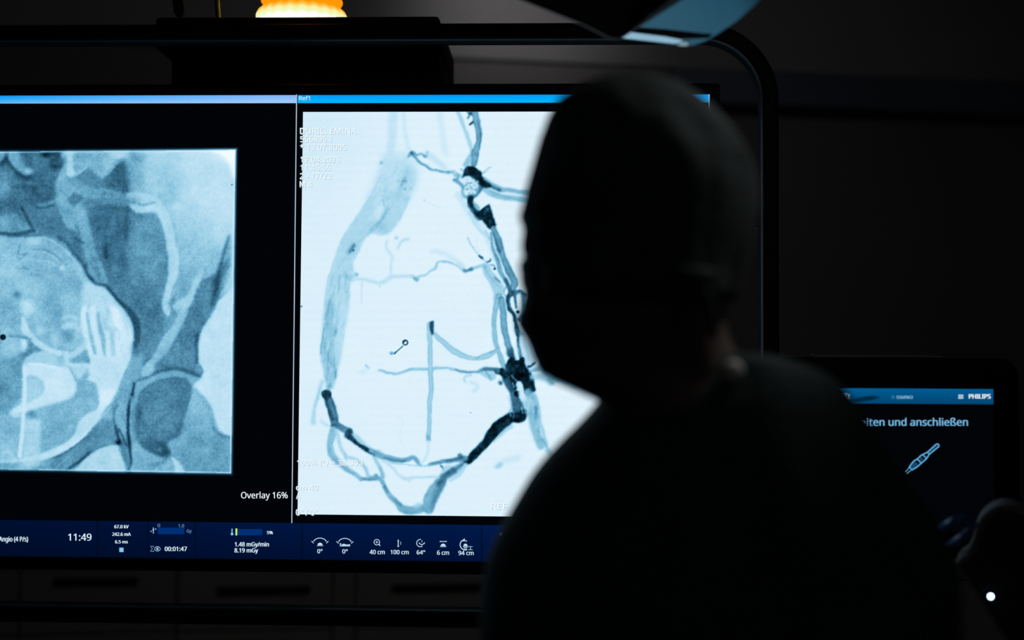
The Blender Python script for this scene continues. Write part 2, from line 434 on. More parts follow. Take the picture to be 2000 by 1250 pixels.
    c.line([(957, 517), (964, 519), (965, 525)], 3, .5, .9, .7); c.dot(965.5, 524.5, 2.4, .12)
    c.line([(944, 517, 6), (923, 524, 6), (912, 530, 6), (905, 527, 5), (884, 514, 4), (865, 510, 4), (854, 514, 5), (851, 523, 6), (840, 530, 4), (833, 537, 4), (817, 541, 5), (814, 546, 7), (803, 539, 5)], 4, .70, .92, 1)
    c.line([(921, 526), (913, 530), (907, 528)], 6, .40, .85, 1.2); c.line([(806, 541), (813, 547)], 6, .58, .8, 1.2); c.line([(884, 514), (865, 510)], 2, .55, .7, .8)
    c.line([(806, 540, 6), (785, 540, 7), (764, 542, 9), (752, 549, 9), (739, 552, 8), (725, 549, 7), (711, 546, 7), (694, 545, 6)], 7, .82, .95, 1.4)
    c.line([(763, 537), (764, 514), (766, 501), (757, 489), (755, 471)], 5, .83, .95, 1.3); c.line([(741, 556), (741, 562)], 3, .8, .8, 1)
    c.line([(777, 484), (783, 473), (790, 468), (798, 467)], 6, .81, .9, 1.4); c.dot(774, 464.5, 3.2, .7, .9, 1.4)
    c.line([(708, 549), (706, 577), (705, 592)], 2.6, .83, .9, .9)
    c.line([(844, 491), (868, 495), (887, 507), (904, 520)], 9, .86, .85, 2.5); c.line([(893, 512), (908, 524)], 3, .78, .7, 1)
    c.line([(826, 391), (836, 396), (858, 407)], 1.6, .82, .7, .8); c.dot(829, 392, 2, .74, .8, .8)
    # strands down the right
    c.tube([(975, 578, 12), (969, 597, 10), (966, 611, 10), (965, 632, 9), (967, 663, 9), (972, 682, 8), (979, 700, 9), (985, 719, 10)], 9, .66, .95, .12, .9)
    c.tube([(979, 585, 12), (982, 605, 12), (983, 617, 13), (985, 642, 13), (991, 669, 13), (998, 692, 14)], 13, .56, .97, .12, .9)
    c.line([(996, 686), (1001, 700)], 14, .28, .9, 2)
    c.line([(999, 572, 10), (992, 585, 9), (993, 598, 7), (996, 606, 9), (1004, 616, 7), (1007, 630, 7), (1010, 645, 9), (1012, 660, 6), (1013, 675, 6), (1017, 692, 6), (1018, 706, 8)], 7, .20, .95, 1)
    c.line([(1001, 572, 12), (1008, 571, 9), (1016, 569, 8), (1025, 576, 8)], 9, .32, .95, 1.1); c.line([(1010, 574), (1018, 572)], 3, .6, .7, 1)
    c.line([(993, 560), (986, 562), (984, 570), (988, 580)], 3, .5, .85, .9); c.line([(990, 566), (987, 574)], 3, .95, .9, .8)
    c.line([(1005, 578), (1006, 590), (1008, 600)], 5, .22, .9, .9); c.dot(1011, 608.5, 3.4, .03); c.line([(1020, 578, 8), (1024, 598, 9), (1021, 612, 7), (1014, 625, 6)], 8, .42, .9, 1.4)
    c.line([(1010, 622), (1016, 626)], 3, .35, .8, 1); c.line([(1010, 647), (1022, 655)], 10, .35, .7, 3)
    c.poly([(1015, 660), (1024, 655), (1037, 664), (1049, 703), (1030, 716), (1021, 698)], .80, .9, 2)
    for q in ([(1024, 662), (1030, 690), (1032, 706)], [(1034, 668), (1040, 690), (1045, 703)], [(1012, 668), (1014, 690)], [(1018, 700), (1013, 680)]):
        c.line(q, 3, .66, .7, 1.2)
    # the dark centre
    K = [(990, 706), (999, 695), (1008, 704), (1016, 701), (1019, 697), (1025, 700), (1026, 714), (1036, 724), (1042, 740), (1046, 762), (1039, 767), (1031, 772), (1023, 762), (1018, 748), (1010, 745), (1006, 758), (997, 747), (992, 731), (988, 720)]
    c.poly([(981, 735), (990, 729), (1000, 740), (1008, 760), (1018, 780), (1025, 803), (1018, 812), (1003, 806), (1000, 788), (997, 771), (986, 752)], .28, .97, 1.4)
    c.line([(1000, 775), (1005, 795)], 9, .4, .7, 3)
    c.poly(K, .05, .98, 1.2)
    c.line([(1022, 715), (1024, 728)], 4, .2, .8, 1); c.dot(1015, 741, 3.2, .02); c.dot(1011, 769, 6, .05); c.line([(1001, 742), (1007, 758)], 7, .1, .9, 1)
    for q in ([(1000, 734), (1004, 740), (1009, 743)], [(1001, 748), (1004, 756)], [(1008, 752), (1012, 748)], [(1019, 762), (1020, 772), (1027, 778)], [(1013, 752), (1015, 758)]):
        c.line(q, 2.2, .8, .85, .7)
    c.line([(1013, 748), (1016, 768), (1021, 782)], 6, .86, .75, 1.4); c.poly([(1003, 716), (1016, 712), (1018, 728), (1008, 734)], .12, .8, 2)
    c.line([(972, 725, 11), (980, 726, 13), (988, 732, 14)], 12, .06, .97, 1)
    c.line([(936, 725, 7), (948, 721, 9), (962, 721, 8), (972, 724, 10)], 9, .40, .95, 1.2); c.poly([(935, 727), (955, 726), (970, 731), (963, 743), (952, 740)], .70, .9, 1.4); c.line([(950, 727), (958, 741)], 4, .55, .8, 1.4)
    c.line([(936, 726, 6), (920, 727, 5), (904, 726, 5), (889, 722, 5), (868, 719, 5), (846, 720, 6), (820, 721, 5), (803, 722, 6), (790, 726, 5), (776, 730, 5), (762, 729, 5), (739, 723, 4)], 5, .66, .95, 1)
    c.line([(936, 726), (920, 727), (904, 726), (889, 722)], 4, .5, .9, .9); c.line([(803, 722), (800, 724)], 5, .66, .8, 1); c.line([(715, 714), (720, 720)], 5, .68, .8, 1.2); c.blob(709, 727, 7, .86, .7, 5)
    c.line([(920, 733), (910, 735), (906, 740), (909, 745)], 5, .77, .9, 1.2); c.line([(919, 747), (930, 752), (933, 757), (924, 764)], 6, .82, .9, 2); c.dot(977, 747, 4.6, .3, .95, 1.2); c.dot(974, 748, 2, .6)
    # right lateral branches
    c.line([(1032, 716), (1038, 715), (1044, 709)], 4.5, .1, .95, .9); c.line([(1036, 724, 7), (1048, 722, 9), (1060, 714, 10)], 9, .58, .9, 1.6)
    c.line([(1058, 712, 12), (1066, 724, 18), (1080, 733, 20), (1102, 742, 14), (1125, 752, 10)], 18, .5, .9, 2); c.line([(1040, 737), (1062, 738), (1076, 748)], 12, .70, .85, 2); c.line([(1072, 742), (1079, 748)], 8, .5, .7, 2)
    # curved tube to the lower left
    D = [(1024, 806, 13), (1018, 815, 18), (1006, 816, 18), (996, 817, 20), (976, 830, 23), (960, 848, 20), (950, 864, 17), (932, 882, 17), (914, 900, 15)]
    c.line([(998, 832), (983, 842), (972, 852), (964, 860)], 9, .74, .9, 1.5)
    c.line([(914, 900, 13), (900, 910, 14), (888, 919, 15), (868, 931, 17), (856, 948, 22), (848, 960, 26), (841, 975, 27), (837, 992, 24)], 16, .55, .95, 1.3)
    c.line([(848, 950), (840, 965), (832, 985)], 5, .64, .7, 2); c.line([(886, 917), (870, 930), (858, 945)], 10, .28, .8, 2.5); c.line([(866, 940), (852, 970), (842, 992)], 8, .42, .8, 3); c.line([(905, 905), (888, 920)], 3, .3, .7, 1.2)
    c.line(D, 17, .06, .98, 1.2); c.line([(992, 826), (978, 840)], 5, .2, .6, 2); c.line([(1004, 806), (1003, 816)], 2, .5, .8, .8); c.line([(1019, 797), (1021, 808)], 2.4, .7, .85, .7)
    c.line([(968, 850), (962, 856)], 6, .08, .9, 1.2); c.line([(1000, 796), (997, 806), (998, 812)], 4, .6, .8, 1.2)
    c.line([(908, 895, 12), (892, 897, 10), (880, 900, 9), (866, 902, 9), (850, 905, 8), (838, 907, 6)], 9, .48, .95, 1); c.dot(898, 890.5, 5, .36, .9, 1); c.line([(905, 893), (885, 898), (870, 901)], 2, .25, .8, .8)
    c.line([(861, 910), (865, 914), (867, 919)], 3, .2, .9, .8); c.poly([(866, 912), (884, 908), (876, 918), (864, 926)], .75, .8, 1.5)
    c.line([(910, 908), (904, 918), (894, 928), (884, 934)], 8, .76, .85, 1.4); c.dot(880, 938, 3, .72, .8, 1)
    # right pale vessel
    c.line([(1031, 765, 14), (1039, 782, 20), (1042, 804, 22), (1042, 822, 19), (1047, 846, 17), (1056, 871, 15)], 20, .62, .9, 2)
    c.line([(1044, 770), (1052, 800), (1054, 820), (1062, 848), (1069, 878)], 6, .66, .85, 1.5); c.line([(1046, 795), (1047, 815)], 6, .42, .7, 2); c.line([(1058, 855), (1066, 872)], 4, .5, .7, 1.2); c.line([(1026, 785), (1030, 808)], 9, .6, .7, 2.5); c.line([(1034, 780), (1032, 800)], 5, .82, .7, 1.6)
    for k in range(40):
        y = 775 + 95 * r.random(); x = np.interp(y, [775, 822, 871], [1038, 1044, 1058]) + r.normal() * 5
        c.line([(x, y - 5), (x + 2, y + 5)], 1.6, .5 if r.random() < .5 else .85, .5, .8)
    c.line([(972, 911), (980, 905)], 9, .66, .8, 2.5); c.line([(985, 901), (1000, 897), (1012, 892)], 13, .86, .8, 3)
    # straight vessel and its bowl
    c.tube([(849, 653, 8), (857, 661, 10), (867, 669, 10), (887, 686, 11), (912, 697, 10), (933, 701, 8), (942, 698, 10), (952, 695, 11), (965, 688, 9), (973, 682, 7)], 10, .73, .95, .13, .8)
    c.line([(930, 701), (938, 697)], 3, .55, .7, 1); c.line([(958, 690), (972, 682)], 2.4, .5, .7, .9)
    c.tube([(839, 632, 9), (840, 660, 9), (840.5, 695, 9), (841.5, 753, 9), (839, 800, 9), (838.5, 830, 9), (837, 858, 9)], 9, .73, .97, .13, .7)
    c.line([(843.5, 630, 8), (843.5, 640, 8), (845, 652, 5)], 7, .16, .95, 1); c.line([(837, 853), (837, 860)], 8, .58, .7, 1.5)
    c.line([(837, 862), (836, 884), (831, 894), (825, 903)], 5, .85, .95, 1)
    # lower left vessels
    c.line([(630, 745, 8), (624, 765, 8), (617, 787, 6), (613, 806, 7), (612, 826, 10)], 7, .76, .9, 1.6); c.line([(624, 765), (616, 795)], 2, .66, .7, .9)
    c.tube([(640, 776, 16), (645, 790, 17), (651, 808, 17), (653, 822, 15), (654, 832, 12)], 16, .42, .97, .12, 1); c.line([(637, 775), (642, 795), (650, 818)], 5, .2, .8, 1.6)
    c.dot(638, 771, 10, .12, .97, 1); c.dot(640, 770, 4, .26, .7, 2); c.line([(641, 760), (645, 752)], 8, .5, .6, 2)
    c.line([(652, 836, 14), (647, 858, 13), (645, 872, 13), (648, 886, 14), (656, 899, 13), (672, 912, 11), (690, 924, 10), (706, 936, 9)], 13, .64, .95, 1.2)
    c.line([(643, 870), (647, 887), (657, 901), (690, 926)], 2.6, .54, .7, .8)
    c.line([(706, 936, 8), (720, 934, 9), (733, 934, 9), (744, 937, 9), (752, 952, 9), (762, 968, 10), (777, 984, 12), (788, 995, 16), (804, 997, 17), (822, 994, 17)], 9, .58, .95, 1.1)
    c.line([(710, 936), (735, 937)], 4, .42, .7, 1.2); c.line([(752, 950), (757, 960)], 5, .4, .7, 1.4); c.dot(734, 929, 4, .5, .85, 1.2); c.line([(772, 978), (782, 987)], 6, .46, .7, 1.6); c.line([(790, 1000), (815, 1001)], 3, .5, .7, 1)
    c.line([(812, 988), (818, 986)], 9, .74, .8, 1.6)
    c.line([(657, 838), (664, 870), (671, 884), (677, 892), (696, 898), (712, 911), (720, 928)], 7, .75, .9, 1.1); c.line([(675, 888), (676, 897)], 6, .7, .8, 1.2); c.line([(700, 901), (712, 912), (719, 926)], 3, .64, .7, 1)
    c.line([(730, 891), (739, 908), (746, 922), (747, 934)], 7.5, .68, .9, 1.1); c.line([(742, 915), (747, 932)], 5, .58, .7, 1.4)
    c.line([(746, 900), (766, 912), (778, 926), (787, 932), (796, 935), (812, 933), (856, 932)], 5, .80, .9, 1.1); c.line([(786, 934), (800, 939)], 4, .8, .8, 1.2)
    c.line([(654, 828, 13), (664, 834, 12), (676, 842, 13), (684, 850, 14)], 12, .45, .95, 1.1); c.line([(660, 824), (672, 832), (684, 838)], 3, .4, .85, 1)
    c.poly([(675, 842), (682, 837), (689, 838), (688, 852), (680, 858), (672, 852)], .2, .9, 1.3)
    c.line([(646, 832), (656, 829)], 4, .3, .8, 1); c.line([(628, 822), (640, 832)], 5, .74, .7, 2)
    c.line([(690, 852), (706, 864), (718, 876), (734, 886)], 11, .72, .85, 1.6)
    c.line([(684, 854, 10), (700, 867, 7), (712, 875, 8), (719, 880, 8), (726, 886, 4), (732, 889, 4)], 7, .12, .95, 1)
    c.line([(724, 880, 8), (740, 889, 11), (756, 894, 12), (776, 899, 11), (794, 898, 10), (806, 893, 9), (812, 896, 9), (818, 905, 7), (822, 909, 4)], 10, .56, .95, 1.1); c.line([(752, 896), (776, 901), (794, 899)], 4, .42, .8, 1.2); c.line([(738, 880), (758, 892)], 3, .66, .7, 1)
    c.line([(752, 898), (764, 904), (780, 907), (820, 909), (840, 908)], 2.6, .70, .9, .8)
    # the mirrored side, behind the person from here
    for q, w, L in (([(1060, 384), (1120, 392), (1180, 420), (1230, 470), (1260, 540), (1275, 620), (1270, 720), (1240, 800)], 22, .76), ([(1120, 752), (1170, 770), (1220, 800), (1240, 850), (1220, 920), (1160, 970)], 12, .66), ([(1069, 878), (1110, 930), (1150, 990)], 9, .74), ([(1180, 420), (1230, 360), (1240, 290), (1238, 218)], 16, .8)):
        c.line(q, w, L, .9, 1.6)
    c.warp(.9, 6, rng); c.warp(1.6, 16, rng)
    dk = np.clip(0.93 - c.L, 0, 1)
    c.L -= dk * (0.17 * fbm(c.h, c.w, 9, rng, 3) + 0.05 * fbm(c.h, c.w, 2.5, rng, 1)) - 0.10 * np.clip(dk - .6, 0, 1) * (1 + 2.5 * fbm(c.h, c.w, 9, rng, 2))
    c.L += 0.006 * fbm(c.h, c.w, 3, rng, 1) + 0.004 * fbm(c.h, c.w, 14, rng, 2) + 0.004 * np.sin(c.Y * 2 * np.pi / 17.0)
    # pin marker and specks
    c.line([(789, 674), (783, 680), (773, 686), (766, 690)], 8, .97, .9, 1); c.line([(787, 676), (779, 683), (770, 691)], 2.4, .2, .95, .6); c.dot(764.5, 690, 3.6, .55, .95, .9); c.line([(770, 690), (773, 688)], 4, .35, .8, .8)
    c.dot(792, 669, 7.6, .98); c.dot(791.6, 669, 5.8, .03, 1, .5); c.dot(791.6, 669.4, 3.1, .97, 1, .5); c.dot(789.6, 667.6, 1.5, .2)
    c.line([(744, 657), (748, 664), (782, 665)], 1.4, .86, .7, .7); c.dot(588.8, 598.6, 1.4, .02, 1, .4); c.dot(919, 806, .9, .2, .9, .4)
    c.line([(776, 814), (788, 823), (782, 840), (780, 855), (790, 873)], 2, .87, .7, 1)
    return c

def paint_fluoro():
    c = Canvas(-192, 284, 474, 938, 0.55); rng = np.random.default_rng(8); r = np.random.default_rng(3)
    P, Ln, B = c.poly, c.line, c.blob
    # soft tissue to the right, bright bowel gas at the corner
    P([(236, 280), (480, 280), (480, 600), (440, 560), (400, 540), (360, 545), (338, 520), (330, 430), (300, 385), (250, 378), (240, 330)], .66, 1, 10, False)
    P([(292, 280), (480, 280), (480, 520), (440, 490), (400, 470), (350, 450), (320, 395), (296, 372)], .74, .9, 14, False)
    P([(360, 280), (480, 280), (480, 500), (430, 440), (380, 420), (360, 380), (352, 330)], .80, .9, 16, False)
    P([(400, 284), (470, 284), (470, 350), (455, 345), (447, 320), (434, 303), (415, 297)], .955, .9, 3); B(455, 300, 22, .97, .9, 16); Ln([(260, 298), (330, 296), (420, 296)], 4, .9, .6, 2)
    P([(245, 296), (276, 296), (282, 340), (284, 376), (252, 378), (246, 340)], .585, .8, 7); P([(288, 300), (312, 298), (312, 350), (305, 380), (286, 378)], .72, .6, 5); P([(312, 330), (335, 335), (345, 370), (340, 400), (316, 388)], .66, .6, 9); B(345, 402, 6, .84, .6)
    B(332, 350, 22, .68, .7, 18); B(323, 380, 14, .66, .6)
    # iliac wing
    P([(182, 330), (215, 320), (247, 318), (252, 378), (262, 405), (300, 415), (318, 445), (328, 500), (330, 540), (318, 585), (318, 640), (322, 690), (300, 712), (270, 720), (262, 690), (270, 650), (262, 615), (238, 590), (212, 560), (206, 530), (188, 490), (176, 445), (168, 405)], .44, .95, 6)
    P([(255, 420), (300, 418), (318, 455), (326, 510), (322, 560), (280, 575), (250, 540), (248, 470)], .53, .85, 14)
    P([(178, 398), (250, 395), (252, 450), (244, 520), (216, 540), (196, 480), (176, 430)], .40, .8, 8); P([(262, 540), (322, 560), (316, 640), (318, 680), (285, 690), (272, 640)], .45, .7, 10)
    P([(210, 335), (232, 320), (247, 330), (248, 380), (205, 368), (196, 350)], .38, .75, 6)
    Ln([(236, 300), (240, 330), (246, 370), (248, 420), (246, 470)], 8, .33, .8, 3); Ln([(258, 300), (262, 312), (256, 320)], 7, .5, .7, 3); Ln([(225, 320), (232, 345), (238, 372)], 10, .36, .6, 4)
    Ln([(208, 476), (207, 492), (209, 502)], 6, .26, .85, 2); Ln([(216, 430), (222, 455), (212, 480)], 6, .40, .6, 3); Ln([(183, 440), (192, 446), (196, 450)], 4, .34, .7, 1.8); Ln([(232, 430), (236, 470), (240, 520), (232, 560)], 10, .38, .5, 4)
    for q in ([(214, 460), (221, 440), (224, 418)], [(224, 500), (226, 540)], [(218, 510), (222, 540)]): Ln(q, 5, .50, .6, 2)
    # bowel loop, light
    P([(251, 378), (299, 379), (308, 384), (316, 392), (326, 408), (334, 424), (338, 440), (342, 470), (347, 492), (348, 520), (346, 545), (339, 560), (333, 585), (334, 610), (328, 618), (318, 606), (317, 592), (322, 570), (328, 545), (329, 510), (326, 480), (320, 450), (313, 430), (302, 413), (286, 415), (270, 417), (260, 410), (251, 400)], .745, .95, 1.6)
    P([(284, 400), (303, 400), (318, 412), (322, 440), (313, 428), (303, 414), (288, 414)], .80, .7, 4); Ln([(340, 480), (346, 505), (344, 535)], 8, .80, .7, 3)
    Ln([(261, 390), (270, 398), (283, 400), (301, 396)], 5, .55, .8, 1.6); Ln([(251, 378), (285, 379), (297, 379)], 2, .60, .6, 1); Ln([(300, 380), (316, 392), (326, 408), (335, 425), (340, 440), (347, 480)], 2, .62, .6, 1.2); P([(252, 380), (275, 382), (272, 396), (254, 392)], .66, .7, 3)
    Ln([(332, 590), (336, 578), (342, 565)], 3, .82, .7, 1.4); Ln([(333, 600), (334, 588), (340, 576)], 8, .54, .7, 2)
    Ln([(192, 382), (212, 384), (232, 388), (254, 392)], 22, .56, .6, 4); Ln([(226, 386), (246, 392), (262, 396)], 3, .44, .6, 1.5); Ln([(200, 376), (226, 378), (252, 379)], 2, .64, .5, 1.2)
    # second loop running down to the joint
    P([(372, 560), (400, 545), (424, 532), (436, 514), (446, 502), (449, 514), (439, 538), (428, 560), (427, 584), (415, 607), (400, 634), (388, 654), (385, 676), (385, 703), (382, 728), (360, 722), (340, 718), (303, 728), (320, 694), (346, 655), (365, 615)], .45, .97, 2.0)
    P([(448, 457), (452, 500), (442, 538), (432, 556), (440, 520), (438, 490)], .52, .7, 4)
    Ln([(449, 460, 3), (440, 483, 5), (431, 519, 6), (426, 540, 9), (420, 570, 8), (412, 598, 6)], 6, .31, .85, 2.2); B(424, 555, 9, .30, .7, 14); P([(375, 600), (398, 580), (412, 585), (402, 622), (380, 645), (362, 640)], .43, .6, 8)
    P([(394, 527), (398, 528), (389, 555), (380, 576), (371, 600), (358, 630), (346, 654), (335, 676), (325, 690), (314, 702), (303, 711), (300, 724), (296, 732), (272, 737), (280, 716), (302, 688), (313, 668), (326, 650), (339, 634), (348, 612), (340, 606), (337, 598), (348, 587), (366, 576), (374, 556), (381, 541)], .655, .95, 1.3)
    P([(394, 527), (398, 528), (389, 555), (380, 576), (370, 600), (345, 604), (338, 598), (350, 586), (367, 575), (375, 555), (382, 541)], .72, .8, 2); P([(338, 560), (352, 540), (372, 530), (380, 545), (368, 572), (348, 584), (338, 578)], .62, .6, 3)
    for q in ([(352, 597), (340, 604), (333, 600)], [(360, 592), (346, 606)], [(350, 608), (358, 596)]): Ln(q, 1.6, .58, .6, .8)
    # bright gap lateral of the bone
    P([(480, 540), (457, 556), (446, 568), (436, 578), (427, 588), (420, 603), (412, 618), (399, 636), (391, 654), (388, 676), (387, 703), (392, 714), (396, 725), (393, 737), (384, 744), (377, 754), (389, 766), (401, 778), (412, 793), (418, 817), (426, 837), (438, 848), (448, 852), (480, 856)], .805, .97, 1.8, False)
    P([(452, 520), (458, 520), (456, 560), (440, 572), (430, 580), (436, 566), (446, 548)], .76, .9, 2); P([(377, 754), (389, 767), (401, 779), (411, 794), (417, 817), (424, 836), (400, 800), (385, 775), (372, 765)], .72, .8, 3)
    Ln([(386, 655), (385, 676), (385, 703), (382, 722)], 6, .30, .85, 1.6); Ln([(390, 648), (384, 655)], 6, .34, .7, 1.6); Ln([(362, 672), (374, 688), (380, 702)], 6, .38, .5, 3)
    P([(384, 711), (391, 714), (396, 725), (393, 735), (384, 732), (378, 724)], .52, .95, 1.3); Ln([(391, 716), (395, 725), (392, 733)], 2, .36, .7, 1)
    P([(320, 685), (350, 672), (372, 690), (378, 712), (345, 712), (312, 720)], .525, .7, 6); P([(306, 722), (330, 712), (372, 715), (374, 726), (343, 718), (320, 722)], .47, .7, 4)
    # hip joint and thigh bone
    P([(262, 748), (300, 736), (343, 724), (378, 734), (392, 738), (376, 754), (374, 780), (366, 812), (352, 852), (334, 880), (336, 888), (320, 893), (285, 882), (262, 860), (255, 800)], .58, .95, 2)
    P([(376, 752), (390, 768), (402, 780), (412, 795), (418, 817), (426, 838), (438, 849), (450, 853), (470, 856), (470, 940), (350, 940), (349, 900), (338, 886), (350, 855), (366, 805), (374, 770)], .575, .95, 2, False)
    P([(372, 760), (388, 772), (404, 790), (412, 812), (400, 822), (380, 808), (366, 800)], .66, .8, 5); P([(360, 865), (400, 850), (450, 862), (456, 926), (372, 926), (356, 900)], .535, .7, 10)
    Ln([(416, 834), (426, 846), (440, 853), (449, 854)], 5, .40, .8, 1.6); Ln([(395, 770), (407, 787), (415, 812), (420, 830)], 2, .60, .6, 1)
    P([(331, 739), (352, 738), (366, 742), (374, 753), (374, 772), (370, 788), (364, 805), (357, 830), (350, 852), (330, 862), (327, 874), (335, 887), (320, 892), (306, 890), (286, 879), (271, 864), (264, 842), (264, 812), (266, 788), (274, 768), (286, 754), (305, 744)], .43, .97, 1.5)
    P([(330, 745), (365, 750), (364, 790), (340, 800), (310, 770)], .46, .6, 8); P([(280, 800), (310, 780), (340, 800), (330, 830), (290, 850), (275, 830)], .52, .6, 10); B(300, 868, 16, .36, .7, 10); P([(312, 862), (326, 870), (334, 886), (320, 892), (306, 886)], .27, .85, 3); B(312, 880, 5, .5, .6)
    Ln([(268, 790), (274, 812), (266, 840)], 5, .36, .7, 2.4); Ln([(300, 832), (318, 815), (334, 804)], 3, .36, .6, 1.4); Ln([(276, 850), (286, 838), (282, 826)], 3, .38, .5, 1.6); Ln([(272, 800), (278, 808)], 6, .34, .6, 2)
    Ln([(262, 745, 4), (284, 739, 5), (303, 729, 6), (322, 722, 7), (343, 720, 7), (360, 723, 7), (378, 730, 8), (391, 735, 5)], 6, .32, .8, 1.8); Ln([(268, 750), (284, 744), (300, 736), (316, 733), (343, 732), (370, 740)], 4, .60, .7, 1.4)
    Ln([(304, 744), (330, 739), (352, 738), (366, 741)], 2.2, .36, .7, 1)
    Ln([(296, 698), (286, 706), (278, 714)], 3, .32, .8, 1.1); Ln([(286, 716), (296, 702)], 2, .68, .5, .8)
    # ischium
    P([(266, 676), (258, 690), (248, 716), (238, 741), (229, 765), (214, 790), (190, 822), (163, 855), (143, 871), (122, 884), (95, 896), (66, 906), (46, 914), (30, 926), (150, 926), (153, 909), (177, 885), (197, 875), (228, 866), (240, 890), (252, 926), (262, 926), (262, 880), (264, 850), (262, 800), (264, 748), (280, 738), (270, 715), (280, 690)], .50, .95, 1.3)
    P([(266, 690), (282, 700), (272, 735), (256, 745), (236, 755), (246, 722)], .585, .85, 4); P([(236, 760), (256, 752), (252, 790), (248, 860), (226, 850), (222, 815), (228, 785)], .585, .8, 4); P([(200, 812), (222, 800), (222, 818), (200, 822)], .64, .7, 3); P([(190, 830), (220, 822), (226, 862), (196, 872), (176, 868)], .50, .7, 6)
    Ln([(230, 757), (213, 791), (190, 823), (163, 856), (143, 873), (122, 886), (104, 894)], 4, .30, .85, 1.4); Ln([(166, 862), (185, 850), (195, 858), (172, 884)], 9, .37, .6, 4); Ln([(135, 890), (120, 905), (106, 917)], 2.4, .66, .7, 1); Ln([(104, 905), (94, 915)], 2, .38, .7, 1)
    P([(40, 904), (90, 900), (60, 912), (58, 920), (38, 920)], .72, .7, 3); P([(68, 903), (110, 892), (100, 905), (90, 918), (54, 918)], .60, .7, 3)
    P([(150, 926), (156, 908), (165, 897), (178, 886), (197, 876), (229, 867), (232, 878), (240, 893), (249, 912), (250, 926)], .745, .98, 1.2); B(215, 890, 24, .77, .6, 14); B(180, 910, 20, .73, .5, 10)
    Ln([(132, 917), (141, 910), (153, 903), (166, 893), (175, 885)], 5.5, .25, .85, 1.5); Ln([(175, 885), (196, 873), (226, 866)], 2, .4, .7, 1.2)
    Ln([(223, 797), (222, 816), (226, 834), (231, 858)], 3.4, .36, .85, 1.1); Ln([(231, 790), (226, 800), (223, 812)], 3, .40, .8, 1); Ln([(226, 832), (231, 850), (236, 868)], 5, .22, .8, 1.4); Ln([(233, 838), (240, 854), (247, 870)], 3.6, .2, .88, 1.2); Ln([(234, 845), (240, 862)], 3, .6, .7, 1); B(232, 864, 5, .02, .95, 4); Ln([(234, 866), (244, 874), (250, 872)], 6, .3, .7, 2)
    P([(234, 872), (248, 872), (253, 926), (248, 922), (240, 896)], .45, .9, 1.6)
    Ln([(263, 748, 4), (259, 768, 4), (253, 790, 6), (251, 805, 6.5), (251, 825, 5), (252, 853, 6), (255, 880, 6), (257, 903, 5), (254, 922, 9)], 5, .18, .9, 1.3); Ln([(257, 775), (256, 800), (256, 830), (260, 860), (262, 880)], 4, .66, .6, 1.4)
    P([(262, 866), (285, 882), (312, 892), (325, 896), (330, 900), (322, 912), (300, 914), (262, 926), (258, 900)], .61, .95, 2); P([(262, 905), (300, 908), (340, 900), (342, 926), (258, 926)], .60, .9, 2); Ln([(298, 908), (312, 904), (328, 896)], 8, .45, .7, 3)
    P([(333, 893), (341, 895), (351, 904), (358, 917), (360, 926), (343, 926), (341, 912), (338, 900)], .77, .95, 1.3); P([(322, 900), (334, 896), (340, 912), (340, 926), (320, 926)], .62, .7, 2)
    # pelvic cavity
    CAV = [(-192, 480), (-60, 462), (0, 463), (27, 464), (58, 462), (76, 461), (98, 466), (114, 474), (128, 486), (140, 498), (150, 505), (162, 519), (170, 535), (180, 549), (188, 556), (204, 558), (212, 564), (224, 580), (234, 592), (244, 608), (254, 624), (260, 640), (262, 655), (261, 675), (256, 694), (245, 718), (237, 741), (228, 765), (213, 790), (190, 822), (163, 855), (143, 871), (122, 883), (95, 894), (68, 901), (40, 903), (-60, 904), (-192, 880)]
    P(CAV, .635, 1, 1.2)
    P([(60, 490), (90, 486), (125, 512), (150, 520), (162, 545), (158, 580), (120, 575), (80, 555), (62, 530)], .585, .9, 6); P([(-10, 480), (60, 480), (40, 520), (60, 545), (70, 600), (30, 600), (-20, 560)], .62, .7, 10); B(8, 530, 18, .74, .7, 16); B(40, 560, 26, .72, .6, 16); B(108, 580, 20, .57, .8, 16); B(20, 552, 12, .6, .6)
    B(108, 600, 14, .58, .8, 26); B(20, 606, 16, .58, .8); B(132, 590, 18, .70, .6); B(36, 576, 7, .46, .85, 6)
    Ln([(56, 466), (76, 463), (97, 468), (119, 481), (136, 499), (146, 508)], 3, .72, .85, 1.1); P([(44, 470), (58, 466), (80, 466), (80, 474), (66, 478), (50, 480)], .70, .8, 2); Ln([(80, 474), (84, 468), (82, 462)], 2, .46, .6, 1)
    Ln([(66, 488), (87, 489), (106, 498), (120, 510), (129, 516)], 2.6, .40, .8, 1); Ln([(66, 491), (86, 492), (104, 501), (118, 512), (126, 514)], 4, .70, .6, 1.6); Ln([(40, 475), (36, 492), (39, 507), (50, 497)], 2.4, .42, .75, 1); Ln([(43, 478), (48, 494), (55, 486)], 6, .68, .7, 2); Ln([(45, 497), (52, 496)], 3, .4, .7, 1.2)
    Ln([(71, 509), (95, 511), (114, 520), (122, 523), (140, 518), (150, 514)], 3, .71, .8, 1.4); B(121, 523, 5, .80, .9); Ln([(45, 522), (56, 527)], 3, .44, .7, 1.2); Ln([(128, 528), (146, 524)], 2.4, .68, .7, 1); Ln([(130, 487), (140, 500)], 4, .76, .7, 1.2)
    Ln([(60, 535), (72, 540), (90, 548)], 2, .5, .5, 1.4); Ln([(120, 535), (119, 550)], 2, .5, .5, 1.4); Ln([(150, 520), (156, 536), (164, 544)], 12, .70, .7, 3)
    P([(166, 548), (180, 552), (204, 560), (224, 582), (244, 610), (258, 640), (261, 672), (255, 694), (240, 730), (228, 764), (210, 792), (190, 780), (190, 750), (178, 700), (162, 680), (160, 620), (164, 580)], .795, .95, 4)
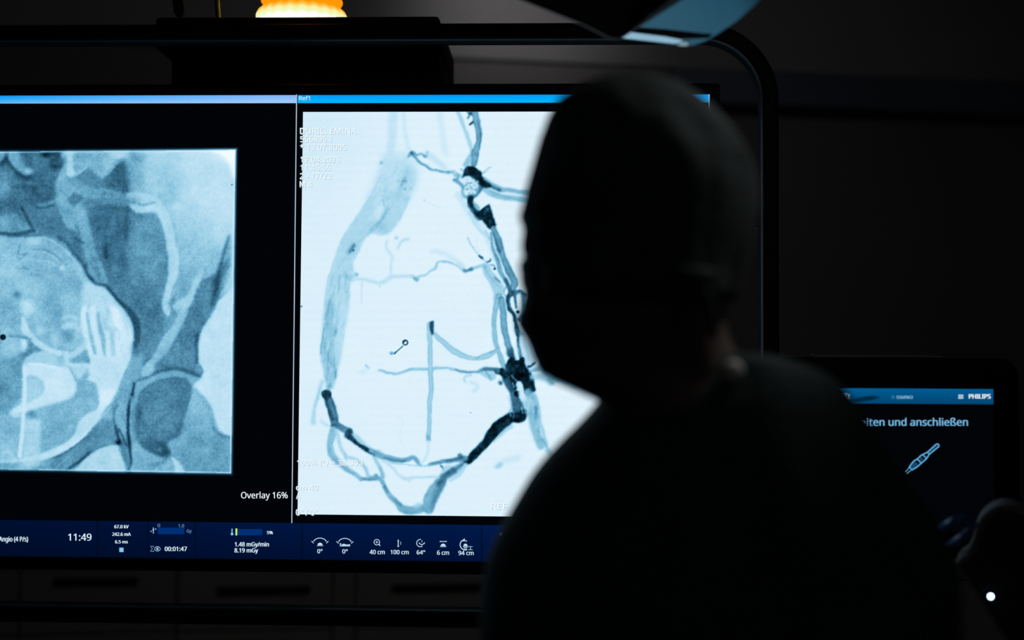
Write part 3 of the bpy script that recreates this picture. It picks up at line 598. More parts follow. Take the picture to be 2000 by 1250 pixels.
    P([(168, 566), (204, 564), (222, 586), (230, 605), (200, 620), (164, 610)], .75, .6, 5)
    # bright finger shaped folds
    P([(161, 600), (170, 600), (170, 630), (174, 656), (181, 684), (186, 700), (177, 705), (172, 690), (164, 655), (159, 640)], .83, .9, 1.3); P([(178, 600), (188, 600), (189, 640), (193, 660), (200, 696), (187, 698), (183, 660), (178, 630)], .82, .9, 1.2); P([(205, 646), (216, 648), (216, 676), (219, 694), (206, 697)], .82, .9, 1.2); P([(216, 600), (228, 600), (240, 628), (240, 650), (228, 644)], .88, .8, 2); P([(228, 645), (242, 640), (258, 650), (256, 690), (244, 720), (226, 700), (226, 660)], .845, .8, 2.5)
    Ln([(171, 612, 5), (175, 640, 6), (180, 664, 8), (186, 690, 7)], 6, .61, .88, 1.1); Ln([(192, 612, 7), (195, 636, 8), (201, 662, 10), (203, 684, 6), (206, 698, 2)], 8, .61, .88, 1.2); Ln([(219, 652), (221, 675), (222, 692)], 8, .69, .88, 1.2); Ln([(204, 615), (208, 640), (226, 646)], 8, .69, .7, 3)
    for q in ([(206, 602), (212, 612), (208, 625)], [(226, 640), (234, 652), (232, 664)], [(240, 672), (236, 684), (242, 694)], [(174, 592), (173, 604)], [(199, 578), (206, 596), (212, 608)], [(205, 580), (206, 592)], [(248, 640), (250, 655)]): Ln(q, 1.6, .62, .7, .8)
    P([(177, 703), (200, 697), (224, 698), (250, 690), (254, 698), (245, 718), (237, 741), (228, 765), (213, 790), (190, 822), (163, 855), (143, 871), (122, 884), (95, 895), (66, 901), (40, 902), (40, 896), (61, 891), (87, 883), (103, 877), (122, 868), (140, 853), (148, 843), (152, 828), (170, 809), (192, 797), (196, 778), (193, 763), (187, 748), (170, 741), (174, 732)], .805, .96, 1.4)
    P([(196, 765), (226, 762), (212, 790), (190, 800)], .86, .8, 3); Ln([(216, 795), (192, 822), (163, 853), (140, 868)], 4, .87, .7, 1.6); P([(150, 830), (175, 806), (190, 806), (170, 836), (152, 850)], .77, .7, 3); Ln([(232, 730), (228, 740), (234, 746)], 1.6, .68, .6, .8); P([(200, 700), (220, 715), (205, 750), (190, 730)], .78, .6, 5)
    Ln([(88, 884), (100, 877), (106, 880)], 3, .74, .7, 1.2)
    # darker centre, bright fluid pool, catheter
    P([(148, 742), (168, 742), (186, 750), (192, 764), (194, 778), (191, 796), (168, 808), (152, 826), (146, 846), (122, 866), (88, 880), (70, 885), (76, 850), (78, 822), (60, 806), (100, 792), (138, 780), (147, 765)], .61, .96, 1.5); P([(80, 830), (110, 800), (140, 800), (130, 840), (90, 872)], .575, .7, 8); B(62, 808, 9, .47, .8, 6)
    P([(-192, 700), (0, 700), (28, 696), (44, 704), (46, 760), (30, 790), (0, 810), (-192, 800)], .535, .9, 4); Ln([(0, 716), (16, 714), (40, 706)], 3, .62, .7, 1.4); B(6, 760, 12, .46, .7); B(20, 735, 10, .60, .5); Ln([(4, 780), (24, 756), (40, 742)], 12, .60, .6, 5); P([(40, 688), (62, 682), (88, 684), (60, 694), (46, 706), (40, 702)], .48, .8, 3); P([(56, 664), (78, 678), (86, 684), (60, 690), (48, 694), (50, 670)], .50, .8, 2.5)
    P([(45, 712), (50, 702), (61, 692), (72, 688), (84, 685), (96, 687), (106, 690), (120, 698), (131, 713), (120, 720), (95, 716), (65, 712)], .735, .95, 1.6); P([(108, 700), (124, 700), (132, 712), (120, 716)], .64, .7, 3); P([(66, 698), (100, 698), (108, 708), (70, 708)], .71, .6, 4)
    P([(45, 716), (56, 710), (72, 709), (95, 713), (118, 718), (131, 716), (138, 726), (147, 741), (148, 762), (145, 770), (134, 779), (112, 786), (90, 792), (60, 800), (40, 808), (28, 816), (20, 806), (36, 792), (56, 785), (74, 776), (86, 762), (85, 748), (74, 738), (60, 733), (48, 736), (44, 726)], .825, .92, 2.2)
    P([(86, 742), (130, 742), (144, 755), (140, 772), (100, 776), (88, 762)], .86, .6, 6); Ln([(56, 711), (80, 712), (100, 716), (118, 720)], 3, .92, .7, 1.2); Ln([(120, 742), (132, 748), (138, 756)], 3, .78, .6, 1.4); Ln([(118, 754), (140, 757)], 2, .73, .6, 1); Ln([(114, 728), (112, 740)], 4, .80, .6, 1.6)
    P([(52, 742), (72, 740), (84, 752), (82, 766), (62, 780), (50, 784)], .72, .9, 3); Ln([(53, 738), (64, 738)], 4, .66, .7, 1.6)
    P([(46, 822), (74, 820), (79, 832), (78, 870), (76, 908), (48, 908), (45, 850)], .745, .85, 3); P([(-20, 820), (40, 815), (40, 890), (0, 900), (-40, 890)], .63, .7, 6); B(20, 840, 12, .57, .6); Ln([(8, 884), (16, 882), (24, 890), (28, 898)], 8, .72, .8, 2); Ln([(0, 899), (40, 899), (70, 894)], 5, .80, .7, 2)
    Ln([(46, 640, 13), (50, 646, 13), (61, 657, 12), (75, 671, 12), (92, 682, 13), (104, 688, 12), (117, 690, 11)], 12, .785, .95, 1.2); Ln([(46, 624, 9), (48, 634, 11), (50, 645, 12)], 10, .82, .95, 1.3); Ln([(72, 676), (88, 686), (108, 694), (120, 700)], 2, .56, .7, 1)
    Ln([(45, 665), (50, 672), (46, 685)], 7, .80, .8, 2); B(47, 672, 5, .88, .8, 7); Ln([(48, 716), (48, 760), (46, 800), (44, 852), (42, 864), (39, 890)], 8, .84, .9, 1, ); Ln([(45, 730), (44, 790), (41, 840)], 1.5, .7, .6, .8); Ln([(31, 814), (46, 812)], 3, .86, .7, 1.2)
    Ln([(130, 688), (131, 708)], 10, .80, .85, 2); Ln([(139, 695), (152, 687), (162, 676), (167, 668)], 11, .77, .9, 1.6); P([(143, 709), (147, 699), (158, 692), (169, 682), (173, 694), (177, 712), (170, 714)], .58, .95, 1.4)
    Ln([(134, 712, 6), (150, 714, 9), (166, 714, 11), (178, 716, 10)], 9, .80, .9, 1.4); P([(140, 716), (168, 716), (166, 728), (158, 738), (150, 738), (144, 730)], .75, .9, 1.6); P([(166, 728), (176, 730), (172, 738), (160, 740)], .60, .8, 2); Ln([(140, 724), (147, 736), (150, 742)], 3, .54, .7, 1.2)
    # clouds in the upper cavity
    B(53, 596, 13, .80, .9, 12); B(56, 606, 10, .80, .8, 8); B(80, 645, 10, .77, .8, 12); B(105, 660, 9, .75, .8, 10); B(135, 655, 13, .52, .95, 14); B(140, 640, 8, .72, .5); B(94, 655, 7, .60, .7, 12); B(92, 632, 14, .60, .7, 10); B(20, 665, 16, .70, .8, 14); B(20, 685, 16, .69, .8, 8); B(25, 628, 14, .58, .7, 10); B(20, 645, 14, .68, .7, 5)
    Ln([(126, 622), (134, 618), (144, 620), (150, 626)], 7, .78, .8, 2.4); Ln([(124, 640), (138, 633), (150, 637), (154, 645)], 9, .78, .8, 3); Ln([(118, 645), (130, 650), (146, 646)], 2, .60, .6, 1.2); B(150, 655, 7, .76, .7, 9); B(108, 615, 12, .58, .7, 18); B(148, 670, 10, .68, .7); Ln([(115, 680), (128, 684), (144, 683)], 5, .58, .6, 2); Ln([(160, 658), (163, 668)], 3, .58, .7, 1.4)
    for q in ([(20, 628), (24, 632), (26, 625)], [(78, 630), (86, 628), (92, 622)], [(56, 625), (60, 632)]): Ln(q, 2, .74, .6, 1)
    Ln([(18, 656), (36, 657), (54, 661), (60, 664)], 5, .50, .85, 1.5); c.dot(-2, 668, 6, .5, .6, 2)
    # inlet line and lower spine
    P([(-192, 430), (-40, 445), (0, 452), (30, 452), (54, 446), (66, 445), (60, 430), (50, 415), (20, 410), (-192, 380)], .52, .9, 5)
    P([(-192, 284), (0, 284), (127, 284), (130, 320), (118, 345), (112, 380), (100, 398), (70, 405), (52, 410), (30, 414), (0, 420), (-192, 400)], .38, .95, 4)
    P([(50, 408), (72, 402), (105, 398), (115, 404), (128, 437), (154, 454), (165, 490), (172, 520), (160, 515), (145, 492), (128, 473), (110, 463), (90, 458), (70, 456), (60, 440), (48, 420)], .46, .95, 2)
    P([(100, 420), (125, 440), (140, 460), (150, 480), (130, 470), (110, 455), (80, 440)], .42, .7, 6); P([(138, 462), (160, 470), (164, 500), (158, 512), (146, 490)], .40, .7, 4)
    # sacral detail
    P([(42, 294), (127, 292), (126, 318), (116, 335), (100, 345), (80, 352), (66, 338), (50, 320)], .40, .9, 4); B(90, 303, 8, .12, .9, 5); Ln([(100, 318), (112, 310), (116, 300), (106, 300), (92, 300)], 8, .24, .8, 3.5); B(108, 326, 8, .22, .8, 5); B(70, 312, 8, .5, .7, 8); Ln([(80, 310), (94, 314)], 4, .44, .7, 2); B(86, 318, 6, .46, .5)
    Ln([(-8, 322), (6, 318), (14, 308), (18, 316), (24, 326), (36, 338), (48, 347), (58, 346)], 8, .22, .75, 3)
    P([(-20, 294), (10, 294), (10, 302), (2, 314), (-10, 320), (-30, 310)], .60, .9, 2.5); P([(18, 292), (34, 292), (38, 302), (44, 314), (50, 326), (62, 330), (66, 334), (58, 341), (44, 338), (30, 328), (22, 318), (16, 306)], .575, .95, 2); B(54, 334, 6, .72, .8, 5); Ln([(20, 310), (28, 324), (40, 333)], 3, .66, .6, 1.6); P([(36, 310), (46, 310), (56, 322), (62, 330), (48, 326)], .46, .6, 2.5)
    P([(-40, 340), (14, 330), (22, 360), (8, 392), (-40, 400)], .52, .8, 7); B(10, 360, 10, .58, .6); B(34, 356, 10, .5, .6, 6); B(66, 358, 10, .5, .6, 4); B(72, 372, 5, .56, .5); B(48, 366, 12, .30, .7, 6); B(70, 374, 7, .24, .75, 9); B(60, 380, 12, .33, .6, 6); B(90, 372, 14, .40, .6, 8); B(44, 392, 14, .40, .6, 8); B(24, 400, 12, .37, .7, 10); B(15, 430, 20, .56, .7, 14); B(-6, 410, 10, .3, .6)
    B(92, 346, 9, .46, .7, 6); Ln([(100, 350), (110, 342), (114, 334)], 6, .44, .6, 2)
    Ln([(44, 406), (48, 416), (54, 428), (62, 445)], 5, .22, .8, 1.8); Ln([(36, 416), (46, 430)], 8, .32, .6, 3); Ln([(70, 404), (84, 405), (98, 402), (106, 399)], 4, .28, .75, 1.6); Ln([(76, 400), (92, 398), (104, 394), (116, 388)], 7, .56, .8, 1.8)
    Ln([(-60, 454), (0, 456), (27, 458), (54, 454), (67, 450)], 6, .24, .85, 1.8); Ln([(30, 458), (60, 460), (80, 459)], 4, .34, .7, 1.6)
    Ln([(112, 462, 4), (130, 474, 6), (144, 493, 6), (154, 505, 6)], 5, .34, .8, 1.8); Ln([(154, 505), (163, 519), (170, 533), (181, 549)], 6, .28, .75, 1.8); Ln([(168, 520), (168, 532), (176, 542)], 6, .3, .7, 2)
    # light sacroiliac limb
    P([(112, 388), (122, 374), (132, 388), (140, 402), (144, 404), (157, 396), (163, 404), (168, 416), (173, 436), (177, 450), (182, 475), (188, 494), (195, 511), (203, 528), (209, 544), (211, 556), (200, 556), (190, 553), (175, 536), (172, 516), (166, 500), (162, 475), (154, 454), (140, 448), (129, 440), (120, 418)], .575, .95, 1.5)
    P([(138, 410), (158, 400), (168, 430), (174, 450), (160, 455), (146, 440)], .62, .7, 4); P([(165, 450), (178, 456), (184, 490), (176, 512), (168, 500)], .58, .7, 3); Ln([(182, 500), (190, 520), (192, 540), (184, 528), (178, 514), (184, 500)], 2, .42, .7, 1); Ln([(184, 520), (192, 535), (196, 548)], 5, .42, .7, 2); Ln([(190, 494), (198, 516), (207, 545)], 2, .66, .6, 1); Ln([(146, 462), (154, 470), (164, 474)], 3, .34, .8, 1.1); Ln([(146, 438), (153, 448), (155, 456)], 2.4, .40, .8, 1); Ln([(132, 408), (140, 420)], 2, .46, .6, 1); Ln([(158, 396), (166, 412), (174, 440), (178, 455)], 1.5, .64, .6, .8)
    # light plateau and rod at the top
    P([(128, 294), (247, 292), (242, 308), (230, 318), (218, 332), (206, 346), (198, 350), (176, 336), (165, 345), (148, 342), (140, 350), (112, 356), (118, 335), (126, 318)], .61, .96, 2)
    P([(144, 298), (200, 300), (196, 316), (176, 326), (150, 330), (146, 312)], .58, .7, 5); P([(205, 300), (245, 294), (232, 312), (210, 338), (202, 326)], .68, .8, 4); P([(215, 296), (250, 292), (244, 306), (225, 310)], .80, .7, 3); Ln([(140, 297), (240, 297)], 4, .70, .6, 2); Ln([(246, 300), (240, 314), (226, 322), (212, 340)], 3, .66, .6, 1.2)
    P([(148, 345), (166, 332), (176, 330), (196, 348), (201, 354), (190, 366), (168, 362)], .47, .9, 2.2); Ln([(150, 342), (160, 334), (168, 328)], 5, .70, .8, 1.2); Ln([(150, 346), (162, 337), (174, 328)], 2, .42, .7, 1)
    P([(112, 352), (150, 350), (168, 362), (186, 368), (218, 372), (230, 384), (220, 392), (196, 380), (185, 391), (165, 387), (143, 377), (132, 388), (118, 382), (108, 372)], .575, .95, 2); P([(196, 372), (226, 374), (224, 384), (200, 382)], .47, .7, 2); Ln([(143, 376), (144, 366), (152, 362)], 2, .67, .7, 1); Ln([(140, 378), (134, 386)], 2, .66, .7, 1); Ln([(196, 370), (222, 373), (230, 380)], 2, .60, .6, 1)
    P([(132, 389), (143, 377), (154, 380), (165, 386), (153, 396), (144, 405), (138, 398)], .45, .92, 1.3); P([(172, 392), (190, 390), (226, 386), (250, 386), (252, 400), (210, 398), (186, 402), (172, 420), (168, 408)], .52, .7, 4)
    Ln([(135, 294), (136, 306), (137, 318), (136, 330)], 12, .735, .95, 1.3); Ln([(134, 300), (142, 298)], 10, .74, .8, 1.4); c.dot(138.5, 338, 8.5, .745, .97, 1)
    # bold brim line over everything
    Ln([(175, 540, 3), (182, 549, 4), (188, 555, 5), (204, 557, 5), (212, 562, 6), (224, 577, 7), (238, 592, 8), (252, 604, 9), (262, 618, 11), (268, 638, 12), (269, 658, 11), (265, 676, 9)], 6, .27, .85, 2.0)
    Ln([(210, 562), (225, 580), (240, 598), (256, 620), (263, 642), (264, 660)], 3, .16, .6, 1.4)
    B(268, 682, 9, .36, .6); P([(270, 672), (300, 660), (310, 685), (285, 700), (272, 694)], .50, .6, 5)
    # film texture
    c.L = blur(c.L, .8); c.L += (c.L - .63) * .14
    c.warp(.7, 5, rng); c.warp(1.2, 18, rng)
    g = np.clip(1.25 - np.abs(c.L - .5) * 2.2, .15, 1)
    c.L += g * (0.050 * fbm(c.h, c.w, 1.6, rng, 1) + 0.038 * fbm(c.h, c.w, 4, rng, 2) + 0.075 * fbm(c.h, c.w, 22, rng, 3) - 0.05 * (np.clip(.25 - np.abs(fbm(c.h, c.w, 9, rng, 2)), 0, 1) * 4 - .5) * np.clip(1.3 - 1.3 * c.L, 0.2, 1)) + .008 * fbm(c.h, c.w, 60, rng, 1)
    pass
    c.dot(6, 658.5, 5.6, .0, 1, .7); c.dot(6.4, 658.8, 1.5, .38, .8, .6); c.dot(453, 361, 1.2, .05, .9, .4); c.dot(195, 508, .9, .1, .8, .4)
    # thin bright film edge and its blurred border
    Ln([(-178, 299), (0, 297), (240, 295.5), (459, 294)], 2.0, .98, .95, .6); Ln([(459, 294), (454, 610), (450.5, 923.4)], 1.8, .97, .95, .6); Ln([(-182, 913), (0, 916.6), (240, 919.7), (450.5, 923.4)], 1.8, .95, .95, .6)
    E = np.array([(-178, 298.6), (459.6, 293.4), (451, 924), (-186, 913)])
    d = np.full(c.X.shape, 1e9)
    for k in range(4):
        a, b = E[k], E[(k + 1) % 4]; n = np.array([-(b - a)[1], (b - a)[0]]); n = n / np.hypot(*n)
        d = np.minimum(d, (c.X - a[0]) * n[0] + (c.Y - a[1]) * n[1])
    out = np.clip(-d / 6.5, 0, 1)
    rim = blur(c.L, 3) * .8 * (1 - out) ** 1.6
    c.L = np.where(d < 0, rim, c.L)
    return c

# ---------------------------------------------------------------- materials of the place
M = {}
M['bulkhead'] = mat('pale_bulkhead_paint', (.30, .295, .30), .8, noise=.05, scale=3, bump=.05, bscale=200)
M['wall'] = mat('wall_shade_tone', (.17, .163, .167), .8, noise=.05, scale=3, bump=.05, bscale=200)  # darker than the bulkhead: the shade below it is put into this colour
M['ceiling'] = mat('ceiling_paint', (.30, .30, .30), .85, noise=.04, scale=5)
M['floor'] = mat('grey_vinyl_floor', (.10, .105, .11), .4, noise=.12, scale=14)
M['rail'] = mat('blue_grey_rail', (.10, .13, .18), .5, noise=.05)
M['cabinet'] = mat('cabinet_laminate', (.34, .33, .32), .55, noise=.04, scale=6)
M['dark_handle'] = mat('dark_handle_metal', (.02, .02, .022), .4, metal=.6, noise=.1)
M['black'] = mat('black_plastic', (.006, .007, .008), .35, noise=.15, scale=40)
M['black_soft'] = mat('black_matte_coating', (.011, .012, .013), .55, noise=.15, scale=40, bump=.08, bscale=300)
M['tube'] = mat('dark_blue_powder_coat', (.008, .017, .022), .42, noise=.1, scale=30, spec=.32)
M['panel'] = mat('screen_glass', (.002, .002, .003), .25, noise=.05, emit=lin((1, 3, 7)), spec=.3)
M['chrome'] = mat('polished_steel', (.75, .78, .8), .18, metal=1, noise=.03)
M['picture'] = mat_picture('screen_picture')

# ---------------------------------------------------------------- room shell
X0, X1, Y0, ZC = -3.2, 3.2, -2.6, 3.0
struct('floor', box(bmesh.new(), X0, X1, Y0, WALL_Y, -.1, 0), M['floor'])
struct('ceiling', box(bmesh.new(), X0, X1, Y0, WALL_Y, ZC, ZC + .1), M['ceiling'])
struct('wall_back', box(bmesh.new(), X0, X1, WALL_Y, WALL_Y + .1, 0, ZC), M['wall'])
struct('wall_front', box(bmesh.new(), X0, X1, Y0 - .1, Y0, 0, ZC), M['wall'])
struct('wall_left', box(bmesh.new(), X0 - .1, X0, Y0, WALL_Y, 0, ZC), M['wall'])
struct('wall_right', box(bmesh.new(), X1, X1 + .1, Y0, WALL_Y, 0, ZC), M['wall'])
zb = aty(985, 118, BULK_Y)[2]
struct('trim_1', box(bmesh.new(), X0, X1, BULK_Y, WALL_Y, zb, ZC, .008), M['bulkhead'])
za, zr = aty(1700, 148, WALL_Y - .12)[2], aty(1700, 212, WALL_Y - .12)[2]
struct('trim_2', box(bmesh.new(), aty(1300, 170, WALL_Y)[0], X1, WALL_Y - .12, WALL_Y, zr, za, .006), M['rail'])

# ceiling lamps (light switched on above); the panels are added for fill
def downlight(x, y, label):
    t = thing('downlight', label, 'lamp', (x, y, ZC))
    obj('trim_ring', lathe(bmesh.new(), [(.062, -.001), (.066, -.006), (.05, -.012), (.048, -.004), (.048, -.001)], n=32, cap=False), M['chrome'], t, 40)
    obj('reflector', lathe(bmesh.new(), [(.047, -.001), (.047, -.004), (.03, -.0015), (.001, -.001)], n=32, cap=False), M['chrome'], t, 40)
    return t
downlight(_p[0], BULK_Y - .55, 'recessed ceiling downlight in front of the pale bulkhead')
downlight(1.25, 1.25, 'recessed ceiling downlight above and right of the masked person')
M['diffuser'] = mat('fill_panel_diffuser', (.7, .7, .7), .6, noise=.02)
def fill_panel(x, y, label):
    t = thing('added_fill_panel', label, 'lamp', (x, y, ZC))
    obj('frame', box(bmesh.new(), -.6, .6, -.3, .3, -.03, 0, .004), M['chrome'], t)
    obj('diffuser', box(bmesh.new(), -.57, .57, -.27, .27, -.034, -.029, .001), M['diffuser'], t)
fill_panel(.6, -1.6, 'added unseen fill light panel on the ceiling behind the photographer')
fill_panel(.7, 3.2, 'added unseen fill light panel on the ceiling between the big screen and the cabinets')

# base cabinets along the back wall
def cabinet(xa, xb, hx0, hx1, hy, label):
    a, b = aty(xa, 1150, CAB_Y)[0], aty(xb, 1150, CAB_Y)[0]
    t = thing('base_cabinet', label, 'cabinet', ((a + b) / 2, CAB_Y, 0), group='base cabinets along the back wall')
    w = (b - a) / 2 - .0015
    bm = bmesh.new(); box(bm, -w, w, .022, .55, .10, .918, .002); box(bm, -w, w, .07, .5, 0, .1)
    obj('body', bm, M['cabinet'], t)
    hz = aty((hx0 + hx1) / 2, hy, CAB_Y)[2]; h0, h1 = aty(hx0, hy, CAB_Y)[0] - (a + b) / 2, aty(hx1, hy, CAB_Y)[0] - (a + b) / 2
    zt = .912
    for k, (z1, z0) in enumerate(((zt, .70), (.695, .42), (.415, .105))):
        d = obj('drawer', box(bmesh.new(), -w + .002, w - .002, 0, .021, z0, z1, .003), M['cabinet'], t)
        z = hz - (0 if k == 0 else zt - z1)
        bm = bmesh.new(); box(bm, h0, h1, -.007, .001, z - .011, z + .011, .003)
        obj('handle', bm, M['dark_handle'], d, 40)
    return t
cabinet(-285, 37, -210, -50, 1137, 'pale base cabinet left of all other cabinets, its right edge just in frame')
cabinet(37, 345, 105, 270, 1135, 'pale base cabinet with high dark drawer handle, below the left x-ray picture')
cabinet(345, 650, 425, 606, 1152, 'pale base cabinet with low dark drawer handle, below the white divider line of the screen')
cabinet(694, 1040, 765, 945, 1147, 'pale base cabinet right of the narrow filler strip, partly behind the person')
cabinet(1040, 1386, 1120, 1300, 1147, 'pale base cabinet wholly behind the person, next to the partly hidden one')
a, b = aty(650, 1150, CAB_Y)[0], aty(694, 1150, CAB_Y)[0]
tag(obj('filler_strip', box(bmesh.new(), a + .002, b - .002, CAB_Y + .004, CAB_Y + .5, 0, .918, .002), M['cabinet']), 'narrow pale filler strip between two base cabinets', 'panel')
a, b = aty(-285, 1150, CAB_Y)[0], aty(1386, 1150, CAB_Y)[0]
tag(obj('worktop', box(bmesh.new(), a, b, CAB_Y - .02, WALL_Y - .002, .9205, .955, .004), M['cabinet']), 'long pale worktop lying on the base cabinets behind the big screen', 'worktop')

# ---------------------------------------------------------------- the big monitor
MYAW = 0.1972931
MON = np.array([0.01209812, 2.22199884, 1.54535139])
MU = np.array([math.cos(MYAW), -math.sin(MYAW), 0.0]); MN = np.array([math.sin(MYAW), math.cos(MYAW), 0.0])
HW, HH = .6382, .359

def S(px, py, off=0.0):
    'picture dot -> (u, v) in metres on the monitor, off metres behind its front glass'
    r = CF + CR * ((px - 1000) / FPX) + CU * ((625 - py) / FPX)
    o = MON + MN * off
    p = CAM + r * (((o - CAM) @ MN) / (r @ MN)) - MON
    return float(p @ MU), float(p[2])

def dots(U, V, off=0.0):
    'inverse of S for arrays'
    p = MON[None] + U[:, None] * MU[None] + off * MN[None]; p = p + V[:, None] * np.array([0, 0, 1.0])[None] - CAM[None]
    z = p @ CF
    return 1000 + FPX * (p @ CR) / z, 625 - FPX * (p @ CU) / z

mon = thing('monitor', 'huge black wall-sized monitor in a rounded tubular frame, showing x-ray pictures', 'monitor', tuple(MON), -MYAW)
obj('housing', box(bmesh.new(), -HW - .017, HW + .017, .0035, .085, -HH - .021, HH + .0195, .006, 3), M['black'], mon, 40)
bm = bmesh.new(); box(bm, -HW - .002, HW + .002, 0, .006, -HH - .002, HH + .002, .0008, 1)
screen = obj('screen', bm, M['panel'], mon)

def grid_picture(name, u0, u1, v0, v1, nu, nv, fn, parent, off=-.0008):
    u = np.linspace(u0, u1, nu); v = np.linspace(v0, v1, nv)
    U, V = np.meshgrid(u, v); U = U.ravel(); V = V.ravel()
    co = np.stack([U, np.full(U.shape, off), V], 1)
    i = np.arange(nu * nv).reshape(nv, nu)
    F = np.stack([i[:-1, :-1], i[:-1, 1:], i[1:, 1:], i[1:, :-1]], -1).reshape(-1, 4)
    me = bpy.data.meshes.new(name)
    me.vertices.add(len(co)); me.vertices.foreach_set('co', co.ravel())
    me.loops.add(F.size); me.loops.foreach_set('vertex_index', F.ravel().astype(np.int32))
    me.polygons.add(len(F)); me.polygons.foreach_set('loop_start', (np.arange(len(F)) * 4).astype(np.int32))
    me.update(calc_edges=True)
    at_ = me.color_attributes.new('picture', 'FLOAT_COLOR', 'POINT')
    rgb = lin_arr(np.clip(fn(U, V), 0, 1))
    at_.data.foreach_set('color', np.concatenate([rgb, np.ones((len(rgb), 1))], 1).astype(np.float32).ravel())
    return link(name, me, M['picture'], parent)

def from_canvas(c):
    def fn(U, V):
        X, Y = dots(U, V)
        X = np.clip(X - c.x0 - .5, 0, c.w - 1.01); Y = np.clip(Y - c.y0 - .5, 0, c.h - 1.01)
        xi = X.astype(int); yi = Y.astype(int); fx = X - xi; fy = Y - yi; L = c.L
        return ramp(np.clip((L[yi, xi] * (1 - fx) + L[yi, xi + 1] * fx) * (1 - fy) + (L[yi + 1, xi] * (1 - fx) + L[yi + 1, xi + 1] * fx) * fy, 0, 1))
    return fn

ua, va = S(587, 219); va = S(800, 218.6)[1]; vb = S(800, 1006.6)[1]
ua = (S(591, 219)[0] + S(582.5, 1004)[0]) / 2
grid_picture('angiogram_picture', ua, ua + (va - vb), vb, va, 580, 580, from_canvas(paint_angiogram()), screen)
uf = (S(465, 291)[0] + S(457, 927)[0]) / 2; vt = S(300, 288)[1]; vm = S(300, 929)[1]
grid_picture('fluoroscopy_picture', S(-189, 600)[0], uf, vm, vt, 480, 468, from_canvas(paint_fluoro()), screen)

def mix3(a, b, t):
    return np.array(a, float)[None] * (1 - t)[:, None] + np.array(b, float)[None] * t[:, None]
def bar_left(U, V):
    X, Y = dots(U, V); t = np.clip(X / 560, 0, 1); s = np.clip((HH - V) / .0125, 0, 1)
    top = mix3((0, 150, 245), (128, 180, 252), t ** .8); bot = mix3((95, 188, 248), (165, 205, 255), t ** .7)
    return (top * (1 - s)[:, None] + bot * s[:, None]) / 255
def bar_right(U, V):
    s = np.clip((HH - V) / .0125, 0, 1)
    return mix3((0, 148, 242), (0, 184, 255), s ** .7) / 255
du = (S(579.3, 186)[0] + S(570.3, 1020)[0]) / 2
grid_picture('title_bar', -HW, du - .001, HH - .0125, HH, 60, 5, bar_left, screen)
grid_picture('title_bar', du + .001, HW, HH - .0125, HH, 60, 5, bar_right, screen)
vbar = S(580, 1021.5)[1]
def bar_status(U, V):
    s = np.clip((vbar - V) / (vbar + HH), 0, 1); t = np.clip((U + HW) / (HW + .3), 0, 1)
    c = mix3((0, 12, 44), (0, 26, 74), t) * (1 - s)[:, None] + mix3((0, 10, 34), (0, 18, 56), t) * s[:, None]
    X, _ = dots(U, V)
    for x in (190, 289, 382, 590, 941):
        c *= 1 - .45 * np.exp(-((X - x) / 1.2) ** 2)[:, None]
    return c / 255
grid_picture('status_bar', -HW, HW, -HH, vbar, 900, 10, bar_status, screen)

def rect_px(bm, x0, y0, x1, y1, off=-.0012, slot=0):
    (a, b), (c, d), (e, f), (g, h) = S(x0, y0), S(x1, y0), S(x1, y1), S(x0, y1)
    fc = bm.faces.new([bm.verts.new((p, off, q)) for p, q in ((a, b), (c, d), (e, f), (g, h))]); fc.material_index = slot

def ribbon(bm, pts, w, off=-.0013, closed=False, slot=0, F=S):
    P = np.array(pts, float); n = len(P)
    L, R = [], []
    for i in range(n):
        a = P[(i - 1) % n] if closed or i else P[i]; b = P[(i + 1) % n] if closed or i < n - 1 else P[i]
        t = b - a; t /= np.hypot(*t) + 1e-9; nn = np.array([-t[1], t[0]]) * w / 2
        L.append(P[i] + nn); R.append(P[i] - nn)
    lv = [bm.verts.new((F(*p)[0], off, F(*p)[1])) for p in L]; rv = [bm.verts.new((F(*p)[0], off, F(*p)[1])) for p in R]
    for i in range(n if closed else n - 1):
        j = (i + 1) % n; f = bm.faces.new((lv[i], lv[j], rv[j], rv[i])); f.material_index = slot

def fill(bm, pts, off=-.0013, slot=0, F=S):
    f = bm.faces.new([bm.verts.new((F(*p)[0], off, F(*p)[1])) for p in pts]); f.material_index = slot

def arc(cx, cy, r, a0, a1, n=24, ry=None):
    return [(cx + r * math.cos(math.radians(a0 + (a1 - a0) * k / n)), cy + (ry or r) * math.sin(math.radians(a0 + (a1 - a0) * k / n))) for k in range(n + 1)]

_glyph = {}
def glyphs(s, bold, font):
    key = (s, bold, font.name if font else '')
    if key not in _glyph:
        c = bpy.data.curves.new('lettering', 'FONT'); c.body = s; c.resolution_u = 4
        if font: c.font = font
        if bold: c.offset = bold
        o = bpy.data.objects.new('lettering', c); COL.objects.link(o)
        dg = bpy.context.evaluated_depsgraph_get()
        me = bpy.data.meshes.new_from_object(o.evaluated_get(dg))
        _glyph[key] = ([tuple(v.co)[:2] for v in me.vertices], [tuple(p.vertices) for p in me.polygons])
        bpy.data.objects.remove(o); bpy.data.curves.remove(c); bpy.data.meshes.remove(me)
    return _glyph[key]

